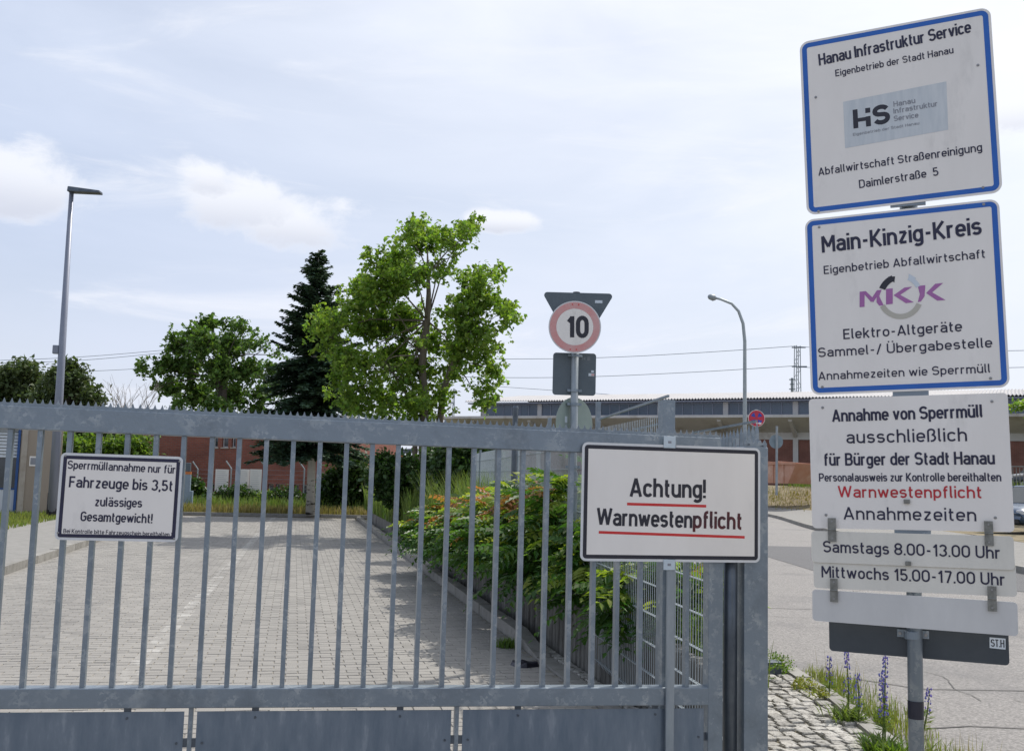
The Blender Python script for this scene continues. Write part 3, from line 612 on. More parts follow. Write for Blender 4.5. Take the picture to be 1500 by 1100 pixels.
# upright carrier bar of this sign with two pale clips
cx = onY(980.5, 900, GY).x
MB().box(cx - .021, cx + .021, GY - .024, GY - .006, .02, 1.86).build('carrier_bar', G_POLE, sg, bevel=.002)
for (a, b, c_, d) in ((972, 639, 989, 656.5), (971.5, 819, 988, 834.5)):
    ta = FA.p(a, b); tb = FA.p(c_, d)
    k = MB().box(ta.x, tb.x, tb.y, ta.y, .002, .006).build('clip', PALE, sg, FA.M, bevel=.001)
    cxx = (ta.x + tb.x) / 2; cyy = (ta.y + tb.y) / 2
    MB().box(cxx - .009, cxx + .009, cyy - .006, cyy + .006, .0061, .0066).box(cxx - .006, cxx - .001, cyy - .004, cyy + .004, .0067, .0071).build('clip_mark', GREYP, k, FA.M)
FB = GP.rect((87.8, 662.4), (269, 669.4), (259.4, 795), (81.6, 789.1), .004)
sb = thing('notice_sign', (FB.M.translation.x, GY - .02, FB.M.translation.z), 'small tilted white vehicle weight notice with dark blue border on the left gate bars', 'sign')
plate(FB, .022, 'sign_panel', RIM, sb, th=.003)
MB().sheet(rrect(FB.w - .028, FB.h - .028, .014), .0005).build('face', W_SIGN, sb, FB.M)
border(FB, .022, .012, .0155, NAVY, sb, z=.0011)
lines(FB, [('Sperrmüllannahme nur für', (98.6, 686.4), (257, 693.6), 12.2, .135), ('Fahrzeuge bis 3,5t', (100.6, 713.4), (252.9, 719.6), 16.2, .14), ('zulässiges', (138.5, 741.2), (207.9, 743.2), 13.6, .14),
           ('Gesamtgewicht!', (117.5, 762.9), (223, 766.3), 14, .14), ('( Bei Kontrolle bitte Fahrzeugschein bereithalten )', (88.6, 780.2), (252, 785.6), 6.3, .13)], NAVY, sb)
screw(FB, [(96, 667.5), (263, 676), (85, 780), (255, 789)], sb, .005)

# ------------------------------------------------------------ ground
def struct(name, mb, mat_, **kw): return mb.build(name, mat_, kind='structure', **kw)
struct('ground', MB().sheet([(-2500, -2500), (2500, -2500), (2500, 2500), (-2500, 2500)], -.06), LAND)
# kerb line of the street on the right
K = [Vector(p) for p in ((7.5, -30), (9.5, -5), (12, 6), (14.56, 18.21), (17.4, 28), (19.48, 35.55), (24.18, 48.36), (25.5, 56), (23, 65), (14, 72), (0, 75), (-25, 75))]
def crs(P_, k=6):
    o = []
    for i in range(len(P_) - 1):
        a = P_[max(i - 1, 0)]; b = P_[i]; c_ = P_[i + 1]; d = P_[min(i + 2, len(P_) - 1)]
        for j in range(k):
            t = j / k; o.append(.5 * ((2 * b) + (c_ - a) * t + (2 * a - 5 * b + 4 * c_ - d) * t * t + (3 * b - a - 3 * c_ + d) * t ** 3))
    return o + [P_[-1]]
KS = crs(K)
def shift(y): t = min(1, max(0, (y - 33) / 11)); return 13 * (1 - t * t * (3 - 2 * t))
def offs(P_, d):
    o = []; d0 = d
    for i, p_ in enumerate(P_):
        d = d0 + (shift(p_.y) if d0 > 3.2 else 0)
        t = (P_[min(i + 1, len(P_) - 1)] - P_[max(i - 1, 0)]).normalized(); o.append(p_ + Vector((t.y, -t.x)) * d)
    return o
asp = [(-30, -30)] + [(p_.x, p_.y) for p_ in KS[:-1]] + [(-25, 70), (3.2, 45), (3.95, 38), (3.95, 4.4), (-30, 4.4)]
struct('street', MB().sheet(asp, -.012), ASPH)
def gpoly(pts, z): return [tuple(onG(x, y, z).to_2d()) for x, y in pts]
struct('street_patch', MB().sheet(([tuple(onG(*q, 0).to_2d()) for q in ((1040, 797), (1300, 803))] + [(14.35, 17.6), (13.2, 12.5)] + [tuple(onG(*q, 0).to_2d()) for q in ((1195, 836), (1125, 815), (1040, 801))])[::-1], -.007), ASPH2)
mb = MB()
for pts in (((1100, 889), (1200, 892), (1350, 900)), ((1140, 975), (1350, 1008), (1600, 1012)), ((1350, 1066), (1420, 1062), (1600, 1070))):
    q = [onG(x, y, -.004).to_2d() for x, y in pts]; stroke(mb, q, False, .022, -.006)
for (cx_, cy_, a_, n_) in ((6.5, 9.5, .3, 26), (9, 13, 2.0, 30), (5.4, 7.2, 1.2, 18), (8.2, 17, .8, 30), (12, 15.5, 1.9, 26), (7.0, 12.0, 2.9, 22), (10.5, 22, .4, 34), (5.8, 5.6, 2.4, 16)):
    q = [Vector((cx_, cy_))]
    for _ in range(n_): a_ += random.uniform(-.45, .45); q.append(q[-1] + Vector((math.cos(a_), math.sin(a_))) * random.uniform(.06, .17))
    stroke(mb, q, False, .009, -.0055 + random.uniform(0, .0005))
struct('street_seams', mb, SEAM)
# street kerb (stones), footway and bank up to the hall yard
mb = MB(); A1 = offs(KS, .15)
kerb_st = struct('street_kerb', mb.add([(p_.x, p_.y, -.05) for p_ in offs(KS, .01)] + [(p_.x, p_.y, .02) for p_ in offs(KS, .14)], [(i, i + 1, len(KS) + i + 1, len(KS) + i) for i in range(len(KS) - 1)]), DIRT)
acc_ = 0
def along(P_, step):
    L = [0]
    for i in range(1, len(P_)): L.append(L[-1] + (P_[i] - P_[i - 1]).length)
    s_ = 0; i = 0
    while s_ < L[-1]:
        while L[i + 1] < s_: i += 1
        t = (s_ - L[i]) / (L[i + 1] - L[i]); yield P_[i].lerp(P_[i + 1], t), (P_[i + 1] - P_[i]).normalized(); s_ += step
km = MB().box(.006, .994, -.15, 0, -.10, .13).mesh('kerb_stone')
for p_, t in along(KS, 1.0):
    if -6 < p_.y < 60: link('kerb_stone', km, KERB, kerb_st, Matrix.Translation((p_.x, p_.y, random.uniform(-.004, .004))) @ Matrix.Rotation(math.atan2(t.y, t.x), 4, 'Z'))
def strip(prof, mat_, name, jit=0, sub=1):
    vs = []; fs = []; n = len(KS)
    for d, z in prof:
        for p_ in offs(KS, d): vs.append((p_.x + random.uniform(-jit, jit), p_.y + random.uniform(-jit, jit), z + random.uniform(-jit, jit) * .35))
    for j in range(len(prof) - 1):
        for i in range(n - 1): fs.append((j * n + i, j * n + i + 1, (j + 1) * n + i + 1, (j + 1) * n + i))
    mb_ = MB(); mb_.add(vs, fs); return struct(name, mb_, mat_, smooth=True)
strip([(.15, .12), (1.6, .18), (2.9, .30)], WALK, 'footway')
strip([(2.85, .30), (3.5, .42), (4.4, .72), (5.4, 1.05), (6.5, 1.42), (7.4, 1.60), (9, 1.62)], BANK, 'bank', .05)
strip([(8.9, 1.61), (14, 1.60), (30, 1.58), (60, 1.56), (95, 1.5)], LAND, 'yard_ground', 0)

# driveway of concrete pavers
X0, X1, Y0, Y1 = -4.2, 2.25, 3.6, 38.0
struct('soil_apron', MB().sheet([(-12, 4.4), (3.9, 4.4), (3.9, 45), (-12, 45)], -.03), SOIL)
drive = struct('driveway', MB().sheet([(X0, Y0), (X1, Y0), (X1, Y1), (X0, Y1)], -.0075), PAVJ)
PW, PD, J = .200, .118, .0042
def paver_mb(mb, x0, x1, y0, y1, z, ch=.0045):
    tx, ty = random.uniform(-.0025, .0025), random.uniform(-.0025, .0025); a, b = x0 + J / 2, x1 - J / 2; c_, d = y0 + J / 2, y1 - J / 2
    zz = lambda x, y: z + tx * (1 if x > (a + b) / 2 else -1) * .5 + ty * (1 if y > (c_ + d) / 2 else -1) * .5
    vs = [(a, c_, z - .008), (b, c_, z - .008), (b, d, z - .008), (a, d, z - .008)]
    a2, b2, c2, d2 = a + ch, b - ch, c_ + ch, d - ch
    vs += [(a2, c2, zz(a2, c2)), (b2, c2, zz(b2, c2)), (b2, d2, zz(b2, d2)), (a2, d2, zz(a2, d2))]
    mb.add(vs, [(4, 5, 6, 7), (0, 1, 5, 4), (1, 2, 6, 5), (2, 3, 7, 6), (3, 0, 4, 7)])
bulk = MB(); row = 0; y = Y0; nsing = 0
pm = []
for k in range(4): q_ = MB(); paver_mb(q_, 0, PW, 0, PD, .0); pm.append(q_.mesh('paver'))
near = []
while y < Y1:
    x = X0 - (PW / 2 if row % 2 else 0)
    while x < X1 - .02:
        a = max(x, X0); b = min(x + PW, X1)
        if b - a > .05:
            vis = b - a > .19 and 7.05 < y < 9.6 and -1.75 + (y - 7.05) * -.12 < a < 2.1
            if vis and nsing < 290 and (len(near) < 290): near.append((a, y)); nsing += 1
            else: paver_mb(bulk, a, b, y, y + PD, random.uniform(-.0015, .0015))
        x += PW
    y += PD; row += 1
for (a, y) in near: link('paver', random.choice(pm), PAVER1, drive, Matrix.Translation((a, y, random.uniform(-.0015, .0015))))
bulk.build('pavers', PAVER, drive, kind='stuff')
# worn white marking painted on the pavers: colour only, follows the old line on the ground
q0_ = onG(150, 1030); q1_ = onG(332, 833); dl = (q1_ - q0_).normalized(); nl = Vector((-dl.y, dl.x, 0))
for M_ in (PAVER, PAVER1):
    t_ = M_.node_tree; P_ = t_.nodes['Principled BSDF']; src = P_.inputs['Base Color'].links[0].from_socket; nn = t_.nodes.new; lk_ = t_.links.new
    ge = nn('ShaderNodeNewGeometry'); dpn = nn('ShaderNodeVectorMath'); dpn.operation = 'DOT_PRODUCT'; lk_(ge.outputs['Position'], dpn.inputs[0]); dpn.inputs[1].default_value = nl
    a_ = nn('ShaderNodeMath'); a_.operation = 'SUBTRACT'; lk_(dpn.outputs['Value'], a_.inputs[0]); a_.inputs[1].default_value = q0_.dot(nl)
    b_ = nn('ShaderNodeMath'); b_.operation = 'ABSOLUTE'; lk_(a_.outputs[0], b_.inputs[0]); c_ = nn('ShaderNodeMath'); c_.operation = 'LESS_THAN'; lk_(b_.outputs[0], c_.inputs[0]); c_.inputs[1].default_value = .08
    nz_ = nn('ShaderNodeTexNoise'); nz_.inputs['Scale'].default_value = 3.5; nz_.inputs['Detail'].default_value = 9; nz_.inputs['Roughness'].default_value = .7; lk_(ge.outputs['Position'], nz_.inputs[0])
    mr_ = nn('ShaderNodeMapRange'); mr_.inputs[1].default_value = .46; mr_.inputs[2].default_value = .66; mr_.inputs[4].default_value = .75; lk_(nz_.outputs[0], mr_.inputs[0])
    ml_ = nn('ShaderNodeMath'); ml_.operation = 'MULTIPLY'; lk_(mr_.outputs[0], ml_.inputs[0]); lk_(c_.outputs[0], ml_.inputs[1])
    mx_ = nn('ShaderNodeMix'); mx_.data_type = 'RGBA'; lk_(ml_.outputs[0], mx_.inputs[0]); lk_(src, mx_.inputs[6]); mx_.inputs[7].default_value = (.50, .49, .46, 1); lk_(mx_.outputs[2], P_.inputs['Base Color'])
# left kerb, footway, grass
lk = struct('left_kerb', MB().box(-4.34, -4.22, 3.6, 38, -.06, .01), DIRT)
km2 = MB().box(-.15, 0, .004, .496, -.08, .125).mesh('kerb_stone')
y = 3.6
while y < 37.8: link('kerb_stone', km2, KERB, lk, Matrix.Translation((-4.205 + random.uniform(-.004, .004), y, random.uniform(-.005, .005)))); y += .5
struct('left_footway', MB().sheet([(-6.7, 3.6), (-4.36, 3.6), (-4.36, 38), (-7.4, 38)], .09), WALK)
# far kerb
fk = struct('far_kerb', MB().box(-14, 4.2, 38.02, 38.12, -.06, .02), DIRT)
y = -14
while y < 4: link('kerb_stone', km2, KERB, fk, Matrix.Translation((y, 38.2, 0)) @ Matrix.Rotation(R_(-90), 4, 'Z')); y += .5
struct('verge', MB().sheet([(-14, 38.2), (4.2, 38.2), (4.2, 48), (-14, 48)], .10), LAND)
# right kerb of the driveway
rk = struct('planter_kerb', MB().box(2.27, 2.36, 6.3, 37, -.05, .01), DIRT)
km3 = MB().box(0, .14, .004, .996, -.08, .12).mesh('kerb_stone')
y = 10.2
while y < 37: link('kerb_stone', km3, KERB, rk, Matrix.Translation((2.26 + random.uniform(-.006, .006), y, random.uniform(-.006, .006)))); y += 1.0
km4 = MB().hexa([(0, .004, -.08), (.14, .004, -.08), (.14, .996, -.08), (0, .996, -.08), (0, .004, .015), (.14, .004, .015), (.14, .996, .12), (0, .996, .12)]).mesh('kerb_stone')
link('kerb_stone', km4, KERB, rk, Matrix.Translation((2.26, 9.2, 0)))
km5 = MB().box(0, .14, .004, .996, -.08, .012).mesh('kerb_stone')
for y in (5.2, 6.2, 7.2, 8.2): link('kerb_stone', km5, KERB, rk, Matrix.Translation((2.26, y, 0)))
# retaining wall of concrete palisades
wall = thing('palisade_wall', (2.62, 12, 0), 'low retaining wall of upright concrete palisades beside the driveway', 'wall')
prof = [(math.cos(a) * .058, math.sin(a) * .058) for a in np.linspace(0, 2 * math.pi, 10, endpoint=False)]
pm_ = []
for k in range(3):
    h = .50 + .02 * k; n = len(prof)
    q_ = MB().add([(a, b, -.1) for a, b in prof] + [(a, b, h - .02) for a, b in prof] + [(a * .75, b * .75, h) for a, b in prof],
        [(i, (i + 1) % n, n + (i + 1) % n, n + i) for i in range(n)] + [(n + i, n + (i + 1) % n, 2 * n + (i + 1) % n, 2 * n + i) for i in range(n)] + [tuple(range(2 * n, 3 * n))])
    pm_.append(q_.mesh('palisade'))
y = 5.75; np_ = 0
while y < 36:
    link('palisade', pm_[random.randrange(3)], PALIS, wall, Matrix.Translation((2.60 + random.uniform(-.006, .006), y, random.uniform(-.015, .01))) @ Matrix.Rotation(random.uniform(-.02, .02), 4, 'X')); y += .124; np_ += 1
mb = MB(); nx, ny = 9, 60
for j in range(ny + 1):
    for i in range(nx + 1):
        xx = 2.62 + (i / nx) * (.34 if j < 6 else min(1.5, .34 + (j - 6) * .25)); yy_ = 5.8 + j / ny * 31.5; hh = (.42 if i < 6 else .42 - (i - 5) * .11) + random.uniform(-.02, .03); mb.v.append((xx, yy_, hh if 0 < j else -.02))
mb.f = [(j * (nx + 1) + i, j * (nx + 1) + i + 1, (j + 1) * (nx + 1) + i + 1, (j + 1) * (nx + 1) + i) for j in range(ny) for i in range(nx)]
struct('planter_soil', mb, SOIL, smooth=True)
# granite setts: the apron right of the post and the strip by the kerb
EL = [Vector((2.95, 2.5)), Vector((3.30, 4.0)), Vector((3.72, 5.88)), Vector((4.10, 7.3)), Vector((4.30, 8.35))]
def ex_(y):
    for a, b in zip(EL, EL[1:]):
        if y <= b.y: return a.x + (b.x - a.x) * (y - a.y) / (b.y - a.y)
    return EL[-1].x
apron = struct('sett_apron', MB().sheet([(2.0, 2.5), (2.95, 2.5), (3.30, 4.0), (3.72, 5.88), (4.1, 7.3), (4.3, 8.35), (2.75, 8.35), (2.62, 5.8), (2.4, 5.2)], -.004), DIRT)
def sett_mesh():
    q_ = MB(); a = .046; jx = lambda: random.uniform(-.008, .008)
    lo = [(-a + jx(), -a + jx(), -.05), (a + jx(), -a + jx(), -.05), (a + jx(), a + jx(), -.05), (-a + jx(), a + jx(), -.05)]
    mid = [(x * .99, y_ * .99, .009 + random.uniform(-.003, .003)) for x, y_, _ in lo]; top = [(x * .89 + jx() * .4, y_ * .89 + jx() * .4, .015 + random.uniform(-.003, .003)) for x, y_, _ in lo]
    q_.add(lo + mid + top + [(jx(), jx(), .017)], [(0,1,5,4),(1,2,6,5),(2,3,7,6),(3,0,4,7),(4,5,9,8),(5,6,10,9),(6,7,11,10),(7,4,8,11),(8,9,12),(9,10,12),(10,11,12),(11,8,12)])
    return q_
sm = [sett_mesh() for _ in range(9)]; smm = [q_.mesh('granite_sett') for q_ in sm]
for me in smm: me.materials.append(SETT1)
bulk = MB(); y = 2.6; row = 0; cnt = 0
while y < 8.3:
    x = ex_(y) + .0; k = 0; x0_ = 2.72 if y > 5.4 else 2.05
    while x > x0_:
        wd = random.uniform(.088, .128); ss = wd / .101
        M_ = Matrix.Translation((x - wd / 2, y + random.uniform(-.008, .008) + .02 * math.sin(x * 4), random.uniform(-.012, .008))) @ Matrix.Rotation(random.uniform(-.12, .12), 4, 'Z') @ Matrix.Rotation(random.uniform(-.10, .10), 4, 'X') @ Matrix.Diagonal((ss, random.uniform(.92, 1.0), 1, 1))
        r = random.randrange(9)
        if cnt < 295 and y > 5.7 and x > 3.0 + (y - 5.7) * .32: link('granite_sett', smm[r], None, apron, M_); cnt += 1
        else:
            q_ = sm[r]; bulk.add([tuple(M_ @ Vector(v)) for v in q_.v], q_.f)
        x -= wd + .008
    y += .101; row += 1
y = 5.9
while y < 10:
    M_ = Matrix.Translation((2.47, y, .0)) @ Matrix.Rotation(random.uniform(-.1, .1), 4, 'Z'); q_ = sm[random.randrange(9)]; bulk.add([tuple(M_ @ Vector(v)) for v in q_.v], q_.f); y += .125
bulk.build('granite_setts', SETT, apron, kind='stuff')
# flat edging stones of the apron
y = 2.7; km6 = MB().box(0, .13, .004, .40, -.06, .035).mesh('edging_stone')
for p_, t in along(EL, .405): link('edging_stone', km6, KERB, apron, Matrix.Translation((p_.x, p_.y, random.uniform(-.008, .006))) @ Matrix.Rotation(math.atan2(t.y, t.x) - math.pi / 2 + random.uniform(-.02, .02), 4, 'Z'))
v = onG(1134, 989)
o = MB().prism(rrect(.16, .12, .02, 3, v.x, v.y + .06), 0, .115).build('end_block', G_DARK, bevel=.006); setp(o, 'small dark rubber block at the far corner of the cobbled apron', 'block')
# crushed bit of rubber lying by the kerb
v = onG(768, 975); mb = MB(); pts = [(v.x + .13 * math.cos(a) * random.uniform(.8, 1.1), v.y + .10 * math.sin(a) * random.uniform(.8, 1.1)) for a in np.linspace(0, 6.28, 12, endpoint=False)]
n = 12; mb.add([(a, b, 0) for a, b in pts] + [(v.x + (a - v.x) * .85, v.y + (b - v.y) * .85, .035 + random.uniform(-.01, .012)) for a, b in pts] + [(v.x, v.y, .02)], [(i, (i+1) % n, n + (i+1) % n, n + i) for i in range(n)] + [(n + i, n + (i+1) % n, 2 * n) for i in range(n)])
o = mb.build('rubber_scrap', BLACK); setp(o, 'crumpled black rubber scrap lying on the pavers by the kerb', 'litter')

# ------------------------------------------------------------ mesh fence along the planter
fd = Vector((math.sin(R_(4.5)), math.cos(R_(4.5)), 0)); fo = Vector((2.30, 5.06, 0)); fn = Vector((fd.y, -fd.x, 0))
fence = thing('mesh_fence', (2.30, 5.06, 0), 'double rod mesh fence running back from the gate post behind the bushes', 'fence')
def fence_panel(parent, a, b, z0, z1, pitch=.05, wd=.0026, hp=.2, name='mesh_panel', mat_=G_WIRE):
    a = Vector(a); b = Vector(b); L = (b - a).length; t = (b - a) / L; nrm = Vector((t.y, -t.x, 0)); mb = MB(); n = int(L / pitch)
    for i in range(n + 1):
        p_ = a + t * (i * L / n); mb.add([(p_ + q_) for q_ in (nrm * wd + Vector((0, 0, z0)), t * wd + Vector((0, 0, z0)), -nrm * wd + Vector((0, 0, z0)), -t * wd + Vector((0, 0, z0)), nrm * wd + Vector((0, 0, z1)), t * wd + Vector((0, 0, z1)), -nrm * wd + Vector((0, 0, z1)), -t * wd + Vector((0, 0, z1)))],
               [(0, 1, 5, 4), (1, 2, 6, 5), (2, 3, 7, 6), (3, 0, 4, 7)])
    z = z0 + .03
    while z < z1:
        for s_ in (-1, 1): mb.beam(a + nrm * .0068 * s_ + Vector((0, 0, z)), b + nrm * .0068 * s_ + Vector((0, 0, z)), .0055, .0055)
        z += hp
    return mb.build(name, mat_, parent, kind='stuff')
Sx = [0, 1.25, 3.35, 5.85, 8.35, 10.85, 13.35, 15.85, 18.35, 20.85, 23.35, 25.85, 28.35]
for i in range(len(Sx) - 1):
    a = fo + fd * (Sx[i] + .04); b = fo + fd * (Sx[i + 1] - .04)
    fence_panel(fence, a, b, .12 if i else .06, 1.72 if i == 0 else 2.1)
    if i: 
        c_ = fo + fd * Sx[i]; big = i in (1,)
        w_ = .05 if big else .022; zt = (2.19 if big else 2.33) if i < 4 else 2.15
        MB().box(c_.x - w_ * .85, c_.x + w_ * .85, c_.y - w_, c_.y + w_, 0, zt).build('fence_post', G_STEEL, fence, bevel=.002)
# slanting stays on the tall posts
for (a, b, da, db) in (((878, 614), (979, 580), 8.6, 7.0), ((930, 629), (966, 621), 8.0, 7.1), ((1015, 634), (1108, 617), 8.4, 7.0)):
    MB().beam(atD(*a, da), atD(*b, db), .016, .016).build('stay', G_STEEL, fence)
# spiked fence wing right of it
pf = thing('spiked_fence', tuple(onG(1060, 900).to_2d()) + (0,), 'short fence wing of upright pointed slats behind the gate post', 'fence')
wa = atD(1046, 640, 8.2); wb = atD(1109, 622, 7.0); n = 13
sl_ = MB().box(-.012, .012, -.004, .004, 0, .97).add([(-.012, -.004, .97), (.012, -.004, .97), (0, 0, 1.0), (-.012, .004, .97), (.012, .004, .97)], [(0, 1, 2), (4, 3, 2), (3, 0, 2), (1, 4, 2)]).mesh('slat')
for i in range(n):
    p_ = wa.lerp(wb, i / (n - 1)); link('slat', sl_, G_STEEL, pf, Matrix.Translation((p_.x, p_.y, 0)) @ Matrix.Diagonal((1, 1, p_.z + .02, 1)))
MB().beam((wa.x, wa.y, 1.62), (wb.x, wb.y, 1.66), .03, .04).beam((wa.x, wa.y, .3), (wb.x, wb.y, .3), .03, .04).build('rail', G_STEEL, pf)

# ------------------------------------------------------------ speed limit pole behind the planter wall
def vframe(c, R):
    R = Vector(R).normalized(); U = Vector((0, 0, 1)); Nn = R.cross(U); M = Matrix((R, U, Nn)).transposed().to_4x4(); M.translation = c; return M
D10 = 9.5; s10 = D10 / FPX
cb = atD(841, 600, D10); sp10 = thing('sign_pole', (cb.x, cb.y, .4), 'steel pole with faded ten limit disc and sign backs above the bushes', 'signpost')
topz = atD(844, 428, D10).z
leanx = (atD(845, 430, D10) - atD(838, 690, D10)); lx = leanx.dot(r0) / leanx.z
def pp(z): return Vector((cb.x, cb.y, 0)) + r0 * lx * (z - cb.z) + Vector((0, 0, z))
MB().tube([pp(.3), pp(topz)], .036, 16).build('post', G_POLE, sp10, smooth=True)
MB().tube([pp(topz), pp(topz + .02)], [.038, .034], 16).build('post_cap', BLACK, sp10)
MB().tube([pp(1.2), pp(1.72)], .045, 16).build('sleeve', G_STEEL, sp10)
RR = r0
M = vframe(atD(842, 479, D10 - .06), RR)
dk = MB().prism(ipoly((0, 0), 38.3 * s10, 56), -.003, 0).build('sign_disc', RIM, sp10, M, label='round white disc with faded red ring')
MB().ring(ipoly((0, 0), 27 * s10, 56), ipoly((0, 0), 36.6 * s10, 56), .0015).build('red_ring', REDF, dk, M)
MB().sheet(ipoly((0, 0), 26.9 * s10, 56), .0012).build('face', W_SIGN, dk, M)
mb = MB(); text_mb(mb, '10', (-12 * s10, -15.5 * s10), (20.5 * s10, -15 * s10), 31 * s10, .20, .003, gap=.16); mb.build('lettering', BLACK, dk, M)
s0 = MB().tube([(0, 0, 0), (0, 0, .005)], .006, 6).mesh('screw')
for (x, y) in ((-4, 33), (5, 33), (-6, -33), (3, -33)): link('screw', s0, REDP, dk, M @ Matrix.Translation((x * s10, y * s10, .001)))
def rpoly(corn, r, n=5):
    o = []; m_ = len(corn)
    for i in range(m_):
        p_ = Vector(corn[i]); a = (Vector(corn[i - 1]) - p_).normalized(); b = (Vector(corn[(i + 1) % m_]) - p_).normalized(); half = math.acos(a.dot(b)) / 2
        d = r / math.tan(half); c_ = p_ + (a + b).normalized() * (r / math.sin(half)); A1_ = p_ + a * d; B1_ = p_ + b * d
        a0 = math.atan2(A1_.y - c_.y, A1_.x - c_.x); a1 = math.atan2(B1_.y - c_.y, B1_.x - c_.x); dd = (a1 - a0 + math.pi) % (2 * math.pi) - math.pi
        o += [(c_.x + r * math.cos(a0 + dd * k / n), c_.y + r * math.sin(a0 + dd * k / n)) for k in range(n + 1)]
    return o
M = vframe(atD(847, 429, D10 + .05), RR); wd = 107 * s10
tri = MB().prism(rpoly([(-wd/2, 0), (0, -wd * .866), (wd/2, 0)], .03), -.003, 0).build('sign_back', BACKG, sp10, M, label='grey back of an inverted triangular sign')
MB().box(.085 * 1.9, .085 * 1.9 + .07, -.095, -.068, .0005, .0015).build('sticker', ICE, tri, M)
M = vframe(atD(841.3, 548, D10 + .05), RR)
MB().prism(rrect(63.5 * s10, 62.5 * s10, .03), -.003, 0).build('sign_back', BACKG, sp10, M, label='grey back of a square sign with small stickers')
k = MB().box(.135, .19, -.015, .012, .0005, .0012).box(.16, .185, .02, .04, .0005, .0012).build('sticker', ICE, sp10, M)
MB().box(.162, .190, -.011, .007, .0014, .0018).build('sticker', REDF, sp10, M)
mb = MB(); text_mb(mb, 'H E', (.07, .135), (.15, .135), .03, .14, .001); mb.build('lettering', GREYP, sp10, M)
Rt = (r0 * math.cos(R_(42)) + Vector((math.sin(YAW), math.cos(YAW), 0)) * math.sin(R_(42)))
M = vframe(atD(841.5, 620, D10 + .07), Rt)
dk = MB().prism(ipoly((0, 0), 38.5 * s10, 48), -.003, 0).build('sign_back', BACKGR, sp10, M, label='pale green grey back of a round sign turned sideways')
MB().box(-.13, -.10, .0, .06, .0005, .0015).build('sticker', ICE, dk, M)
for py_ in (441, 520, 572, 592, 684):
    z = atD(841, py_, D10).z; p_ = pp(z); MB().tube([p_ - Vector((0, 0, .014)), p_ + Vector((0, 0, .014))], .042, 16).box(p_.x - .07, p_.x + .07, p_.y - .006, p_.y + .03, z - .012, z + .012).build('clamp', G_STEEL, sp10)
# dark slim stub post behind the gate
v = atD(755, 605, 12.5); o = MB().tube([(v.x, v.y, .4), (v.x, v.y, v.z - .05), (v.x, v.y, v.z + .06)], [.035, .035, .035], 12).tube([(v.x, v.y, v.z + .06), (v.x, v.y, v.z + .09)], [.04, .03], 12).build('bollard_post', G_DARK); setp(o, 'dark slim round post standing left of the ten limit pole', 'post')

# ------------------------------------------------------------ lamp posts
b = onG(76, 758, .09); b = Vector((b.x, b.y, .09)); dep = (b - EYE).dot(fwd); tpz = atD(105, 279, dep)
lp = thing('street_lamp', tuple(b), 'tall tapered lamp post with flat head at the far left', 'street lamp')
sh = Vector((tpz.x, tpz.y, tpz.z))
MB().tube([b, b + (sh - b) * .3, sh], [.15, .125, .065], 16).build('post', G_LAMP, lp, smooth=True)
MB().tube([b, b + Vector((0, 0, .75))], [.17, .165], 16).build('base_sleeve', BLACK, lp, smooth=True)
hx = r0; hd = sh + hx * .42 + Vector((0, 0, .03))
q_ = MB(); L_ = 47 * dep / FPX; e0 = sh - hx * .08 + Vector((0, 0, .03)); yv = Vector((-hx.y, hx.x, 0)) * .16; zu = Vector((0, 0, 1))
e1 = e0 + hx * L_ - zu * .06
q_.hexa([e0 - yv - zu * .10, e1 - yv - zu * .06, e1 + yv - zu * .06, e0 + yv - zu * .10, e0 - yv * .8 + zu * .07, e1 - yv * .8 + zu * .02, e1 + yv * .8 + zu * .02, e0 + yv * .8 + zu * .07])
q_.build('lamp_head', G_DARK, lp, bevel=.02)
v = b + (sh - b) * ((758 - 513) / (758 - 279)); MB().box(v.x - .26, v.x - .09, v.y - .08, v.y + .08, v.z - .12, v.z + .14).build('sensor_box', G_LAMP, lp, bevel=.02)
b = onG(1092, 784); dep = (b - EYE).dot(fwd); lp2 = thing('street_lamp', tuple(b), 'curved single arm street lamp beside the long brick hall', 'street lamp')
pts = [b] + [atD(x, y, dep) for x, y in ((1091, 620), (1091, 500), (1088.5, 474), (1082, 456), (1072, 445), (1056, 438.5), (1049, 437))]
MB().tube(pts, [.085, .065, .055, .052, .048, .045, .04, .035], 12).build('post', G_WIRE, lp2, smooth=True)
a = atD(1049, 437.5, dep); c_ = atD(1037, 434, dep); MB().tube([a, a.lerp(c_, .3), a.lerp(c_, .8), c_], [.05, .11, .09, .04], 10).build('lamp_head', G_POLE, lp2, smooth=True)

# ------------------------------------------------------------ small round signs on the right
v = atD(1107.5, 613, 24); b = Vector((v.x, v.y, 0)); ns = thing('no_stopping_sign', tuple(b), 'small red and blue no stopping disc above the gate post', 'sign')
MB().tube([b, Vector((v.x + .0, v.y, v.z + .22))], .03, 10).build('post', G_POLE, ns)
s_ = 24 / FPX; M = vframe(v - Vector((math.sin(YAW), math.cos(YAW), 0)) * .05, r0)
dk = MB().prism(ipoly((0, 0), 12.3 * s_, 32), -.003, 0).build('sign_disc', W_SIGN, ns, M)
MB().sheet(ipoly((0, 0), 11.7 * s_, 32), .001).build('face', mat('no_stopping_red', (.55, .03, .06, 1), scale=9, rough=.4), dk, M)
bl = mat('no_stopping_blue', (.02, .07, .42, 1), scale=9, rough=.4)
for k in range(4):
    a0 = k * 90 + 22; P_ = [(math.cos(R_(a)) * 8.8 * s_, math.sin(R_(a)) * 8.8 * s_) for a in np.linspace(a0, a0 + 46, 7)]; cc = (math.cos(R_(a0 + 23)) * 2.2 * s_, math.sin(R_(a0 + 23)) * 2.2 * s_)
    MB().sheet([cc] + P_, .002).build('blue_segment', bl, dk, M)
